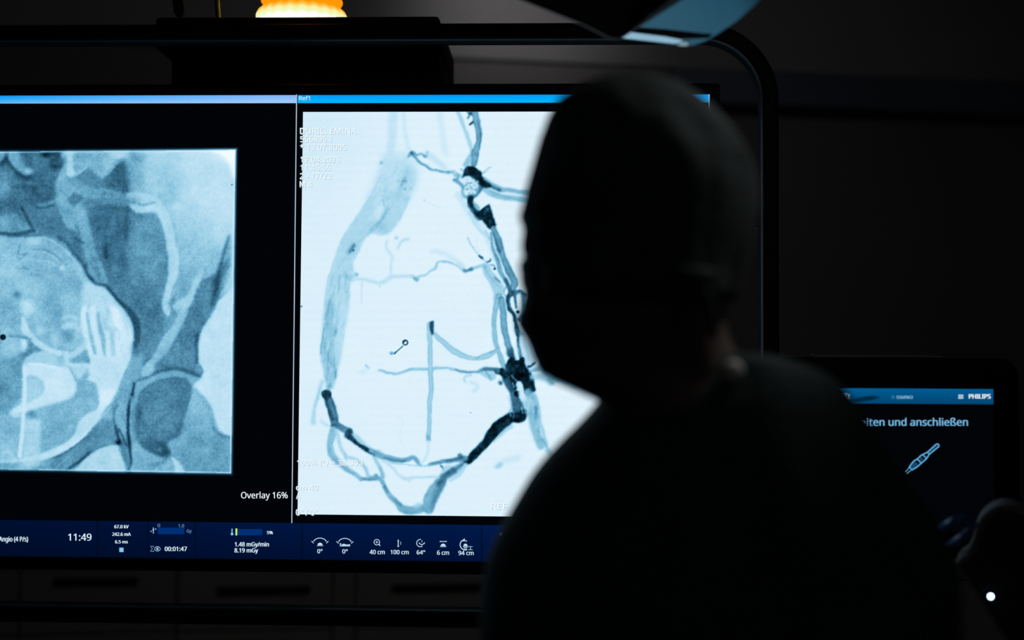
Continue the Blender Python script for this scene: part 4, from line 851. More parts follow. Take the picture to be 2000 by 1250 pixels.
def lettering(name, rows, colour, parent, F=S, off=-.0014, shadow=None, bold=0.0, font=None):
    'rows: (text, left, right, top of capitals, baseline) in picture dots; one mesh per line of writing'
    font = font or FONT_A
    hv = glyphs('H', 0, font)[0]; cap = max(p[1] for p in hv)
    for s, x0, x1, yt, yb in rows:
        bm = bmesh.new()
        V, Fc = glyphs(s, 0, font)
        xa = min(p[0] for p in V); xb = max(p[0] for p in V)
        kx = (x1 - x0) / (xb - xa); ky = (yb - yt) / cap
        for pas, d in ([(1, shadow[0])] if shadow else []) + [(0, 0)] + ([(0, bold * 30), (0, -bold * 30)] if bold else []):
            q = [F(x0 + (p[0] - xa) * kx + d, yb - p[1] * ky + (d if pas else 0)) for p in V]
            o2 = off + (.0002 if pas else -.00002 * (d > 0) + .00002 * (d < 0))
            vv = [bm.verts.new((a, o2, b)) for a, b in q]
            for f in Fc:
                try: fc = bm.faces.new([vv[i] for i in f])
                except ValueError: continue
                fc.material_index = pas
        me = bpy.data.meshes.new(name); bm.to_mesh(me); bm.free()
        link(name, me, [mat_glow(colour)] + ([mat_glow(shadow[1])] if shadow else []), parent)

WHITE = (236, 248, 255); ICE = (196, 228, 248); DIM = (120, 165, 205)
bm = bmesh.new(); ribbon(bm, [(579.6, 185), (575, 600), (570.2, 1021.5)], 1.7); obj('divider_line', bm, mat_glow((176, 206, 224)), screen)
bm = bmesh.new(); bm.faces.new([bm.verts.new(p) for p in ((HW - .0015, -.0013, HH), (HW - .0003, -.0013, HH), (HW - .0003, -.0013, vbar), (HW - .0015, -.0013, vbar))])
obj('divider_line', bm, mat_glow((176, 206, 224)), screen)
lettering('lettering', [('Ref1', 584.5, 605.7, 188, 196)], (214, 240, 255), screen, bold=.004, font=FONT_B)
lettering('lettering', [('DURIC, EMINA', 586.2, 695.8, 250, 261.8), ('5568963', 586.2, 647.4, 266.2, 277.3), ('* 13.07.2005', 586.2, 676.5, 282, 293.2),
                        ('17.04.2026', 586.8, 665, 306, 317.3), ('11:46:55', 586.8, 646, 322, 333), ('2 - 17/22', 585.5, 647.5, 338.4, 349.8), ('M 4', 585.5, 610, 354, 365.7)],
          (250, 254, 255), screen, shadow=(1.2, (172, 200, 216)))
lettering('lettering', [('100% IQ = 38.393', 580, 708.4, 898.4, 909), ('cm 40', 578.4, 621, 946.4, 957.2), ('A', 578.4, 587, 963, 974), ('0° / 0°', 578, 620, 994.4, 1006), ('REF', 959.6, 991, 983, 994)],
          (250, 254, 255), screen, shadow=(1.2, (172, 200, 216)))
lettering('lettering', [('Overlay 16%', 471.3, 562, 961, 973.2)], (240, 252, 255), screen, bold=.004)
lettering('lettering', [('Angio (4 P/s)', -1, 55.3, 1048, 1057.4), ('11:49', 134, 179, 1042.2, 1055.6), ('67.0 kV', 224, 251.7, 1025.2, 1031.6), ('242.6 mA', 220, 255.8, 1040, 1046.4), ('6.5 ms', 225.6, 250, 1055, 1061),
                        ('1.48 mGy/min', 459.3, 525.4, 1058.7, 1067), ('8.19 mGy', 458.6, 504.3, 1070.6, 1078.8), ('00:01:47', 322.5, 365.4, 1067.6, 1076), ('5%', 522, 533, 1037, 1043)], (214, 238, 250), screen, bold=.012, font=FONT_B)
lettering('lettering', [('0', 308.3, 313.2, 1023, 1029), ('1.0', 349.2, 360, 1023.6, 1029.5), ('Gy', 365.2, 374.8, 1034, 1040)], DIM, screen, font=FONT_B)
lettering('lettering', [('0°', 620.2, 630, 1072.3, 1080.4), ('0°', 669, 679.2, 1072.7, 1080.8), ('40 cm', 722.4, 751.6, 1073.7, 1082.2), ('100 cm', 763.2, 798.3, 1074, 1082.2), ('64°', 814.2, 830.4, 1074.6, 1082.6),
                        ('6 cm', 854, 877, 1075, 1083.4), ('94 cm', 895.7, 925, 1075.6, 1084)], (214, 238, 250), screen, bold=.008, font=FONT_B)
# gauges
bm = bmesh.new(); rect_px(bm, 308.8, 1030.4, 360.3, 1043); obj('dose_gauge', bm, mat_glow((0, 48, 116)), screen)
bm = bmesh.new(); rect_px(bm, 463.6, 1033.2, 512.6, 1045.2); obj('heat_gauge', bm, mat_glow((0, 48, 116)), screen)
bm = bmesh.new(); rect_px(bm, 460.2, 1032, 463.8, 1045.4); obj('heat_gauge_mark', bm, mat_glow((190, 236, 96)), screen)
# pictograms of the status bar
bm = bmesh.new()
def I(x, y): return (600 + x / 5.556, 1030 + y / 5.556)
def dome(cx, y, w=34):
    fill(bm, [I(*p) for p in [(cx - w * .85, y)] + arc(cx, y, w * .8, 180, 360, 12, 26) + [(cx + w * .85, y)]]); ribbon(bm, [I(cx - w, y + 7), I(cx + w, y + 7)], .9)
def head_at(x, y, dx, dy, s=9):
    n = (-dy, dx); fill(bm, [I(x + dx * s, y + dy * s), I(x - dx * s * .6 + n[0] * s * .8, y - dy * s * .6 + n[1] * s * .8), I(x - dx * s * .6 - n[0] * s * .8, y - dy * s * .6 - n[1] * s * .8)])
for cx, o in ((140, 0), (410, 3)):
    ribbon(bm, [I(*p) for p in arc(cx, 205 + o, 90, -136, -44, 20)], 1.3)
    head_at(cx - 66, 148 + o, -.8, .6); head_at(cx + 66, 148 + o, .8, .6)
    ribbon(bm, [I(cx - 91, 148 + o), I(cx - 70, 171 + o)], 1.2); ribbon(bm, [I(cx + 91, 148 + o), I(cx + 70, 171 + o)], 1.2)
    if cx == 140: dome(141, 192); obj('pictogram', bm, mat_glow(ICE), screen); bm = bmesh.new()
fill(bm, [I(*p) for p in ((355, 204), (355, 194), (467, 194), (467, 204))]); fill(bm, [I(*p) for p in arc(363, 180, 9, 0, 330, 10)])
fill(bm, [I(*p) for p in ((376, 192), (382, 180), (405, 178), (425, 186), (462, 184), (466, 180), (467, 192))])
obj('pictogram', bm, mat_glow(ICE), screen); bm = bmesh.new()
ribbon(bm, [I(*p) for p in arc(757, 160, 30, 0, 345, 24)], 1.2, closed=True); ribbon(bm, [I(743, 160), I(771, 160)], 1); ribbon(bm, [I(757, 146), I(757, 174)], 1); ribbon(bm, [I(779, 183), I(793, 199)], 1.8)
obj('pictogram', bm, mat_glow(ICE), screen); bm = bmesh.new()
ribbon(bm, [I(989, 145), I(989, 205)], 1.5); head_at(989, 140, 0, -1, 11); ribbon(bm, [I(978, 206), I(1000, 206)], 1.2)
for y in (158, 170, 182): ribbon(bm, [I(1012, y), I(1020, y)], 1.1)
obj('pictogram', bm, mat_glow(ICE), screen); bm = bmesh.new()
ribbon(bm, [I(*p) for p in arc(1229, 170, 40, 60, 280, 24)], 1.3); ribbon(bm, [I(1246, 140), I(1246, 160)], 1); ribbon(bm, [I(1246, 192), I(1246, 206)], 1)
ribbon(bm, [I(*p) for p in ((1215, 168), (1225, 180), (1245, 186), (1265, 178), (1272, 170))], 1.4); head_at(1274, 168, .7, -.7); head_at(1217, 168, -.7, -.5)
obj('pictogram', bm, mat_glow(ICE), screen); bm = bmesh.new()
ribbon(bm, [I(1446, 152), I(1508, 152)], 1.2); head_at(1444, 152, -1, 0); head_at(1510, 152, 1, 0); dome(1476, 202)
obj('pictogram', bm, mat_glow(ICE), screen); bm = bmesh.new()
ribbon(bm, [I(*p) for p in arc(1716, 188, 56, 70, 262, 26)], 1.6); ribbon(bm, [I(1706, 120), I(1706, 146), I(1734, 146)], 1.5); ribbon(bm, [I(1688, 150), I(1712, 128)], 1.2)
dome(1718, 202, 28); ribbon(bm, [I(1690, 209), I(1796, 207)], .7); ribbon(bm, [I(1700, 222), I(1736, 222)], 1.3); ribbon(bm, [I(1700, 241), I(1736, 241)], 2); ribbon(bm, [I(1772, 210), I(1772, 240)], 1); ribbon(bm, [I(1748, 242), I(1796, 242)], .7)
obj('pictogram', bm, mat_glow(ICE), screen); bm = bmesh.new()
ribbon(bm, [(p[0], p[1]) for p in arc(979.6, 1043, 3, 0, 340, 16, 2.2)], .9, closed=True)
obj('pictogram', bm, mat_glow(ICE), screen)
bm = bmesh.new()
rect_px(bm, 233.5, 1069.5, 241.8, 1078); obj('pictogram', bm, mat_glow((130, 196, 240)), screen); bm = bmesh.new(); rect_px(bm, 452.6, 1032.4, 454.6, 1042); fill(bm, arc(453.6, 1042.8, 2.7, 0, 340, 14))
obj('pictogram', bm, mat_glow((130, 196, 240)), screen)
bm = bmesh.new()
ribbon(bm, [(300.6, 1068.4), (300.4, 1066.8), (294.4, 1066.8), (298, 1071.6), (294.2, 1076.8), (300.6, 1076.8), (300.8, 1075)], .9)
obj('pictogram', bm, mat_glow((150, 190, 220)), screen); bm = bmesh.new(); ribbon(bm, arc(308, 1074.4, 6.4, 205, 335, 14), 1.2); ribbon(bm, arc(308, 1069.6, 6.4, 25, 155, 14), 1.2); fill(bm, arc(308, 1072, 2.3, 0, 340, 14))
for a in (-130, -105, -75, -50): ribbon(bm, [(308 + 5 * math.cos(math.radians(a)), 1073 + 5 * math.sin(math.radians(a))), (308 + 6.8 * math.cos(math.radians(a)), 1073 + 6.8 * math.sin(math.radians(a)))], .7)
obj('pictogram', bm, mat_glow((150, 190, 220)), screen); bm = bmesh.new(); ribbon(bm, [(300, 1030), (300, 1042)], 1.6); fill(bm, arc(300, 1034.6, 1.8, 0, 330, 12)); fill(bm, arc(304.6, 1033, 1.3, 0, 330, 10)); fill(bm, arc(295.6, 1037.6, 1.3, 0, 330, 10))
obj('pictogram', bm, mat_glow((150, 190, 220)), screen)

# tubular carrier frame round the monitor
def frame_path():
    off = -.030
    ul, ur = -S(1501, 500, off)[0], S(1501, 500, off)[0]; vt, vb = S(1000, 67, off)[1], S(580, 1201, off)[1]
    o = rounded([(ul, vb), (ur, vb), (ur, vt), (ul, vt)], [.07, .07, .105, .105], 14)
    return o, off
path, foff = frame_path()
P = np.array(path); n = len(P); R = []
for i in range(n):
    t = P[(i + 1) % n] - P[i - 1]; t /= np.hypot(*t); nn = np.array([t[1], -t[0]])
    prof = rounded([(-.0135, -.020), (.0135, -.020), (.0135, .020), (-.0135, .020)], .006, 3)
    R.append([(P[i][0] + nn[0] * a, foff + b, P[i][1] + nn[1] * a) for a, b in prof])
obj('frame', rings(bmesh.new(), R, closed=True), M['tube'], mon, 30)
ur = S(1501, 500, foff)[0]
for sgn in (1, -1):
    for py in (428, 800):
        v = S(1450, py)[1]
        bm = bmesh.new(); box(bm, *sorted((sgn * (HW + .008), sgn * (ur - .0125))), -.018, .05, v - .017, v + .017, .003)
        br = obj('side_bracket', bm, M['black_soft'], mon, 40)
        bm = bmesh.new(); tube(bm, [(sgn * (HW + .018), -.0185, v - .0195), (sgn * (HW + .04), -.0188, v - .0182), (sgn * (ur - .0135), -.019, v - .0162)], .0012, 8)
        obj('bracket_edge', bm, M['chrome'], br, 60)
# mounting block, hook and ceiling column
fo = .060
a0, v0 = S(302, 96, fo); a1, v1 = S(858, 30.5, fo)
bm = bmesh.new(); box(bm, a0, a1, fo, fo + .30, v0, v1, .006, 3); obj('mounting_block', bm, M['black_soft'], mon, 40)
b0, w0 = S(332, 164, fo); b1, w1 = S(857, 90, fo)
bm = bmesh.new(); box(bm, b0, b1, fo + .003, fo + .24, HH + .0, v0 - .0005, .006, 3); obj('rear_carriage', bm, M['black_soft'], mon, 40)
cu = S(590, 30, fo + .24)[0]
bm = bmesh.new(); box(bm, cu - .035, cu + .035, fo + .215, fo + .27, v1 - .004, ZC - MON[2], .008, 3); obj('ceiling_column', bm, M['black_soft'], mon, 40)

# orange signal lamp standing on the block
lx, ly = S(589.5, 30, fo + .085)[0], fo + .085
lw = MON + MU * lx + MN * ly; lz = MON[2] + v1
lam = thing('signal_lamp', 'glowing orange beacon lamp with a flared white-hot foot, on the black block above the screen', 'lamp', (lw[0], lw[1], lz), -MYAW)
def mat_lamp(name, stops, strength, spots=0.0):
    m = bpy.data.materials.new(name); m.use_nodes = True; nt = m.node_tree; nt.nodes.clear()
    o = nt.nodes.new('ShaderNodeOutputMaterial'); e = nt.nodes.new('ShaderNodeEmission'); tc = nt.nodes.new('ShaderNodeTexCoord')
    sp = nt.nodes.new('ShaderNodeSeparateXYZ'); r = nt.nodes.new('ShaderNodeValToRGB'); mr = nt.nodes.new('ShaderNodeMapRange')
    mr.inputs['From Min'].default_value = 0; mr.inputs['From Max'].default_value = 60 * 2.28 / FPX
    nt.links.new(tc.outputs['Object'], sp.inputs[0]); nt.links.new(sp.outputs['Z'], mr.inputs['Value'])
    src = mr.outputs['Result']
    if spots:
        at2 = nt.nodes.new('ShaderNodeMath'); at2.operation = 'ARCTAN2'
        nt.links.new(sp.outputs['Y'], at2.inputs[0]); nt.links.new(sp.outputs['X'], at2.inputs[1])
        ml = nt.nodes.new('ShaderNodeMath'); ml.operation = 'MULTIPLY'; ml.inputs[1].default_value = 24; nt.links.new(at2.outputs[0], ml.inputs[0])
        sn = nt.nodes.new('ShaderNodeMath'); sn.operation = 'SINE'; nt.links.new(ml.outputs[0], sn.inputs[0])
        ma = nt.nodes.new('ShaderNodeMath'); ma.operation = 'MULTIPLY_ADD'; ma.inputs[1].default_value = spots
        nt.links.new(sn.outputs[0], ma.inputs[0]); nt.links.new(src, ma.inputs[2]); src = ma.outputs[0]
    el = r.color_ramp.elements
    while len(el) < len(stops): el.new(.5)
    for k, (p, c) in enumerate(stops): el[k].position = p; el[k].color = (*c, 1)
    nt.links.new(src, r.inputs['Fac']); nt.links.new(r.outputs['Color'], e.inputs['Color'])
    e.inputs['Strength'].default_value = strength
    nt.links.new(e.outputs[0], o.inputs[0]); return m
k_ = (fo + .065 + 2.2) / FPX
r_ = lambda px: px * 2.28 / FPX
obj('foot_lens', lathe(bmesh.new(), [(r_(84), .0005), (r_(90), r_(4)), (r_(92), r_(16)), (r_(92), r_(26)), (r_(91), r_(28)), (r_(88), r_(34)), (r_(83), r_(38.5)), (r_(78.7), r_(41.5)), (r_(77), r_(44)), (r_(76), r_(49)), (r_(76.5), r_(52))], n=96),
    mat_lamp('lit_foot_lens', [(0, (1, 1, .95)), (.15, (1, 1, .92)), (.25, (.52, .64, .34)), (.40, (.62, .52, .22)), (.50, (.64, .34, .03)), (.62, (.64, .20, 0))], 1.6, .03), lam, 60)
obj('rim', lathe(bmesh.new(), [(r_(76), r_(51.5)), (r_(80.5), r_(52.5)), (r_(82), r_(55)), (r_(82), r_(58)), (r_(80.5), r_(61)), (r_(77), r_(62))], n=96),
    mat_lamp('lit_orange_rim', [(0, (1, .20, .003)), (1, (1, .19, .002))], 1.6), lam, 60)
obj('dome', lathe(bmesh.new(), [(r_(77), r_(61.5)), (r_(77), r_(130)), (r_(72), r_(152)), (r_(55), r_(170)), (r_(30), r_(181)), (r_(4), r_(185))], n=96),
    mat_lamp('lit_orange_dome', [(0, (1, .17, 0)), (1, (.95, .15, 0))], 1.5), lam, 60)

# cables hanging beside the lamp
p0 = np.array([*(MON + MU * S(427, 28, fo + .05)[0] + MN * (fo + .05))[:2], MON[2] + v1 + .0042]); p1 = at(424, 4, 2.29); p2 = at(418, -60, 2.3); p3 = at(405, -200, 2.34); p4 = np.array([p3[0] - .02, p3[1], ZC])
tag(obj('ground_cable', tube(bmesh.new(), [p0, p1, p2, p3, p4], .0042, 12), mat('yellow_green_sheath', (.55, .60, .06), .45, noise=.15, scale=50, stretch=(1, 1, .2)), None, 60), 'yellow-green cable hanging down onto the black block left of the orange lamp', 'cable')
q = [at(354, 33, 2.20), at(355, 22, 2.20), at(354, 8, 2.21), at(349, -8, 2.22), at(340, -40, 2.24)]
bm = bmesh.new(); Rr = []
for k, p in enumerate(q):
    a = MU * .0125 * (1 if k else .6); b = MN * .0016
    Rr.append([tuple(p - a - b), tuple(p - b), tuple(p + a * .25 - b), tuple(p + a * .35), tuple(p + a * .25 + b), tuple(p - a + b)])
Rr.append([(x - .02, y + .02, ZC) for x, y, z in Rr[-1]])
tag(obj('hanging_strap', rings(bm, Rr), mat('dark_olive_webbing', (.05, .07, .035), .6, noise=.2, bump=.2, bscale=400), None, 30), 'dark flat strap hanging over the left end of the black block', 'strap')

# corner of a detector housing hanging from the ceiling
o_ = np.array(at(1203, 78, 1.78))
det = thing('detector_housing', 'black box-shaped device hanging corner-down from the ceiling, glossy side tinted blue by the screen', 'medical device', tuple(o_))
def on_plane(px, py, A, B, E):
    n = np.cross(B - A, E - A); r = CF + CR * ((px - 1000) / FPX) + CU * ((625 - py) / FPX)
    return CAM + r * (((A - CAM) @ n) / (r @ n)) - o_, n / np.linalg.norm(n)
TA, TB, TE, TL = at(1208, 78, 1.78), at(1340, 88, 1.70), at(1330, 0, 1.63), at(1000, -6, 1.74)
dark_px = [(850, -80), (1012, -1), (1145, 52), (1170, 65.5), (1186, 73), (1198, 76.5), (1207, 76.5), (1216, 73), (1240, 57), (1330, 0), (1410, -52), (1300, -300), (900, -300)]
side_px = [(1207, 74), (1200, 60), (1310, -10), (1390, -62), (1560, -150), (1600, -60), (1500, -18), (1476, 8), (1440, 40), (1402, 66), (1378, 80), (1352, 89), (1338, 89)]
dk = [(np.array(at(x, y, 1.60)) - o_, CF) for x, y in dark_px]; sd = [on_plane(x, y, TA, TB, TE) for x, y in side_px]
nd = CF; ns = sd[0][1] * (1 if sd[0][1] @ CF > 0 else -1)   # both point into the body
bm = bmesh.new()
for p in [p + nd * .004 for p, _ in dk[5:11]] + [p + nd * .004 for p, _ in (dk[11],)] + [sd[k][0] + ns * .002 for k in (1, 2, 3)]: bm.verts.new(tuple(p))
h_ = bmesh.ops.convex_hull(bm, input=bm.verts[:]); bmesh.ops.delete(bm, geom=list({g for g in list(h_['geom_interior']) + list(h_['geom_unused']) if isinstance(g, bmesh.types.BMVert)}), context='VERTS')
obj('housing', bm, M['black_soft'], det, 30)
bm = prism(bmesh.new(), [tuple(p) for p, _ in dk], -nd * .003); bmesh.ops.bevel(bm, geom=[e for e in bm.edges if abs((e.verts[0].co - e.verts[1].co).dot(Vector(nd))) < 1e-5], offset=.0008, segments=2, profile=.5, affect='EDGES')
obj('dark_cover', bm, M['black_soft'], det, 35)
bm = prism(bmesh.new(), [tuple(p) for p, _ in sd], ns * .006)
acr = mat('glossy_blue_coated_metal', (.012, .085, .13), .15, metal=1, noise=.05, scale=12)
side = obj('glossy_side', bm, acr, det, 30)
def inset(name, px, lift, m, label=None):
    q = [on_plane(x, y, TA, TB, TE)[0] for x, y in px]
    return obj(name, prism(bmesh.new(), [tuple(p - ns * lift) for p in q], ns * (lift + .002)), m, side, 30, label)
inset('seal', [(1234, 61), (1241, 53.5), (1300, 57.5), (1376, 66), (1392, 66), (1384, 74), (1340, 75.5), (1300, 70)], .0006, mat('black_rubber_seal', (.003, .003, .003), .9, noise=.05, spec=.05))
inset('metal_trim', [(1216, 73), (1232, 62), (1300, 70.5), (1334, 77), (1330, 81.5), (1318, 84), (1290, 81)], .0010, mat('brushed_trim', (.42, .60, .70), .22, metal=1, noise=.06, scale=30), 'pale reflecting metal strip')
inset('corner_trim', [(1322, 86.5), (1336, 80), (1346, 82), (1344, 88.5), (1332, 89)], .0010, mat('brushed_corner', (.4, .45, .48), .3, metal=1, noise=.06, scale=30))
tp = (dk[11][0] + dk[12][0]) / 2 + nd * .08 - np.array([0, 0, .02])
obj('ceiling_arm', tube(bmesh.new(), [tp - np.array([0, 0, .10]), tp, (tp[0], tp[1], ZC - o_[2])], .035, 20, False), M['black_soft'], det, 40)

# ---------------------------------------------------------------- touch display at the right
TD = 2.0
TO = np.array(at(1748, 900, TD)); RH = np.array([math.cos(YAW), -math.sin(YAW), 0]); FH = np.array([math.sin(YAW), math.cos(YAW), 0])
def T(px, py, off=0.0):
    r = CF + CR * ((px - 1000) / FPX) + CU * ((625 - py) / FPX); o = TO + FH * off
    p = CAM + r * (((o - CAM) @ FH) / (r @ FH)) - TO
    return float(p @ RH), float(p[2])
tdo = thing('touch_display', 'black touch display with rounded corners on a stand, half hidden behind the person at right', 'display', (TO[0], TO[1], 0), -YAW)
bz = TO[2]
ta, tb = T(1500, 697), T(1995, 1092)
ol = rounded([(ta[0], tb[1] + bz), (tb[0], tb[1] + bz), (tb[0], ta[1] + bz), (ta[0], ta[1] + bz)], .026, 8)
bm = prism(bmesh.new(), [(x, .002, z) for x, z in ol], np.array([0, .036, 0]))
bmesh.ops.bevel(bm, geom=[e for e in bm.edges if abs(e.verts[0].co.y - e.verts[1].co.y) < 1e-6], offset=.002, segments=2, profile=.5, affect='EDGES')
obj('housing', bm, mat('matte_black_bezel', (.003, .003, .0035), .6, noise=.1), tdo, 40)
sa, sb = T(1556, 759), T(1942.3, 1040)
tsc = obj('screen', box(bmesh.new(), sa[0], sb[0], 0, .003, sb[1] + bz, sa[1] + bz), mat('touch_glass', (.003, .003, .004), .3, noise=.05, emit=lin((1, 3, 6)), spec=.3), tdo)
def TZ(px, py): u, v = T(px, py); return u, v + bz
vbar1, vbar2 = TZ(1800, 759.2)[1], TZ(1800, 788.8)[1]
def bar_touch(U, V):
    s = np.clip((vbar1 - V) / (vbar1 - vbar2), 0, 1); c = mix3((0, 92, 146), (0, 70, 116), s)
    x = (U - TZ(1690, 775)[0]) / .022; y = (V - TZ(1690, 779)[1] - .0022 * np.sin(x * 1.6)) / .0042
    w = np.clip(1.6 - 1.6 * (x * x + y * y), 0, 1)[:, None]
    return (c * (1 - w) + np.array((0, 42, 66.0))[None] * w) / 255
grid_picture('title_bar', sa[0], sb[0], vbar2, vbar1, 160, 24, bar_touch, tsc)
lettering('lettering', [('eiten und anschließen', 1681.5, 1889.6, 817, 831.5)], (120, 184, 226), tsc, F=TZ, bold=.012, font=FONT_B)
lettering('lettering', [('PHILIPS', 1892, 1934, 769.8, 778.4)], (238, 248, 255), tsc, F=TZ, bold=.018)
lettering('lettering', [('5568963', 1750.6, 1782, 772.8, 778.8)], (140, 190, 225), tsc, F=TZ, bold=.008)
lettering('lettering', [('ID', 1740.6, 1747.2, 772.8, 778.8)], (70, 140, 190), tsc, F=TZ)
bm = bmesh.new()
for y in (771.8, 774.8, 777.8): ribbon(bm, [(1871, y), (1881, y)], 1.7, F=TZ)
obj('pictogram', bm, mat_glow((206, 232, 248)), tsc); bm = bmesh.new()
ribbon(bm, arc(1652, 773.5, 6, 0, 345, 24), 1.3, closed=True, F=TZ); fill(bm, arc(1652, 771.6, 2.1, 0, 330, 12), F=TZ); fill(bm, arc(1652, 778, 3.6, 180, 360, 12), F=TZ)
ribbon(bm, [(1661, 778), (1657.5, 778), (1657.5, 770.5), (1661, 770.5)], 1.1, F=TZ); ribbon(bm, [(1657.5, 774), (1660.4, 774)], 1.1, F=TZ)
obj('pictogram', bm, mat_glow((206, 232, 248)), tsc)
def J(x, y): return (1740 + x / 12.5, 840 + y / 12.5)
bm = bmesh.new()
for q, w in (([(350, 1015), (440, 925)], 1.0), ([(385, 1060), (490, 975)], 1.1), ([(430, 925), (500, 820), (560, 750), (640, 705), (740, 610), (880, 545), (1100, 345), (1130, 335), (1160, 355), (1170, 385), (1150, 410), (930, 590), (860, 700), (720, 820), (640, 895), (500, 975)], 2.2), ([(455, 905), (500, 960)], 1.8), ([(640, 722), (690, 750), (720, 800)], 2.0), ([(780, 612), (830, 650), (845, 690)], 2.0), ([(885, 540), (925, 575)], 1.8)):
    ribbon(bm, [J(*p) for p in q], w, F=TZ)
obj('pictogram', bm, mat_glow((98, 178, 224)), tsc)
bm = bmesh.new(); fill(bm, [J(*p) for p in ((480, 900), (540, 800), (600, 770), (660, 840), (600, 900), (520, 940))], F=TZ, off=-.0011); fill(bm, [J(*p) for p in ((690, 700), (740, 660), (790, 690), (740, 760))], F=TZ, off=-.0011); fill(bm, [J(*p) for p in ((930, 530), (1110, 365), (1140, 375), (960, 540))], F=TZ, off=-.0011)
obj('pictogram', bm, mat_glow((20, 70, 110)), tsc)
c0, c1 = T(1590, 697), T(1846, 697)
bm = bmesh.new(); tube(bm, [(c0[0], .012, c0[1] + bz + .0035), (c0[0] + .006, .012, c0[1] + bz + .0012), (c0[0] + .02, .012, c0[1] + bz + .0012), (c1[0] - .05, .012, c1[1] + bz + .0009), (c1[0], .012, c1[1] + bz + .0004)], .0011, 8)
obj('cover_film_edge', bm, mat('clear_film_edge', (.8, .8, .8), .25, noise=.05), tdo, 60)
bm = bmesh.new(); tube(bm, [(0, .06, .03), (0, .06, tb[1] + bz + .15)], .022, 20, False); obj('pole', bm, M['black_soft'], tdo, 40)
bm = bmesh.new(); box(bm, -.06, .06, .036, .085, tb[1] + bz + .08, tb[1] + bz + .20, .006); obj('mount', bm, M['black_soft'], tdo, 40)
bm = bmesh.new(); lathe(bm, [(.19, 0), (.19, .018), (.17, .028), (.03, .04)], cy=.06, n=40); obj('base', bm, M['black_soft'], tdo, 40)

# pale trolley below it
g0 = at(1640, 1110, 2.32); g1 = at(2230, 1110, 2.32)
zt = at(1880, 1094, 2.32)[2]
tro = thing('trolley', 'pale grey trolley standing beyond the touch display at the lower right', 'trolley', tuple((g0[0] + (g1[0] - g0[0]) / 2, (g0[1] + g1[1]) / 2, 0)), -YAW)
hw = np.linalg.norm((g1 - g0)[:2]) / 2
M['pale'] = mat('pale_grey_lacquer', (.42, .41, .40), .5, noise=.04)
bm = bmesh.new(); box(bm, -hw, hw, 0, .42, .09, zt - .03, .006); obj('body', bm, M['pale'], tro, 40)
bm = bmesh.new(); box(bm, -hw - .012, hw + .012, -.012, .432, zt - .03, zt, .006); obj('top', bm, M['pale'], tro, 40)
for sx in (-1, 1):
    for y in (.05, .37):
        bm = bmesh.new(); lathe(bm, [(.03, -.014), (.036, -.01), (.036, .01), (.03, .014)], n=24)
        bmesh.ops.rotate(bm, verts=bm.verts, cent=(0, 0, 0), matrix=Matrix.Rotation(math.pi / 2, 3, 'Y')); bmesh.ops.translate(bm, verts=bm.verts, vec=(sx * (hw - .05), y, .036)); box(bm, sx * (hw - .05) - .018, sx * (hw - .05) + .018, y - .012, y + .012, .05, .092)
        obj('caster', bm, M['black_soft'], tro, 40)

# console with rounded top and blue light, at the right edge
CD = 1.62
co_ = np.array(at(1985, 1120, CD))
con = thing('console', 'dark console with a rounded pale rim and a bright blue-white pilot light, lower right corner', 'console', (co_[0], co_[1], 0), -YAW)
def K(px, py):
    p = at(px, py, CD) - np.array([co_[0], co_[1], 0]); return float(p @ RH), float(p[2])
oc = [K(*p) for p in ((1868, 1101), (1890, 1082), (1903, 1050), (1911, 1022), (1927, 1002), (1946, 990), (1966, 986), (1988, 990), (2010, 1001), (2034, 1022), (2060, 1056), (2090, 1110), (2110, 1180), (2110, 1330), (2010, 1330), (1962, 1256), (1930, 1202), (1900, 1152))]
oc = [tuple(p) for p in spline(np.array(oc), True, .01)]
bm = prism(bmesh.new(), [(x, 0, z) for x, z in oc], np.array([.034, .10, 0])); obj('shell', bm, mat('pale_grey_shell', (.20, .20, .20), .5, noise=.05), con, 40)
ip = []
for k in range(len(oc)):
    a, b = np.array(oc[k - 1]), np.array(oc[(k + 1) % len(oc)]); t = (b - a) / (np.hypot(*(b - a)) + 1e-9)
    ip.append(tuple(np.array(oc[k]) + np.array([t[1], -t[0]]) * .0066))
bm = prism(bmesh.new(), [(x, -.006, z) for x, z in ip], np.array([0, .008, 0])); face = obj('front_panel', bm, mat('dark_front_panel', (.02, .021, .02), .6, noise=.1), con, 40)
x, z = K(1930.5, 1163)
bm = bmesh.new(); bmesh.ops.create_uvsphere(bm, u_segments=16, v_segments=8, radius=.0026); bmesh.ops.translate(bm, verts=bm.verts, vec=(x, -.0065, z))
ledm = mat('blue_led', (.2, .3, 1), .3, noise=.02, emit=(.45, .62, 1.0), estr=14)
obj('pilot_light', bm, ledm, con, 60)
bm = bmesh.new(); lathe(bm, [(.0042, 0), (.0042, .0012), (.003, .0012), (.003, 0)], n=24, cap=False); bmesh.ops.rotate(bm, verts=bm.verts, cent=(0, 0, 0), matrix=Matrix.Rotation(math.pi / 2, 3, 'X')); bmesh.ops.translate(bm, verts=bm.verts, vec=(x, -.006, z)); obj('light_collar', bm, M['black_soft'], con, 40)
zl = K(2060, 1330)[1]; xl = K(2060, 1330)[0]
bm = bmesh.new(); tube(bm, [(xl, .05, zl + .05), (xl, .05, .03)], .03, 20, False); obj('column', bm, M['black_soft'], con, 40)
bm = bmesh.new(); lathe(bm, [(.2, 0), (.2, .02), (.16, .03), (.03, .035)], cx=xl, cy=.05, n=36); obj('base', bm, M['black_soft'], con, 40)
bt = [at(1902, 1026, CD - .008), at(1890, 1013, CD - .02), at(1873, 1012, CD - .03), at(1855, 1021, CD - .02), at(1836, 1032, CD + .05), at(1825, 1050, CD + .10), at(1846, 1066, CD + .07), at(1868, 1056, CD), at(1886, 1043, CD - .02), at(1896, 1036, CD - .02)]
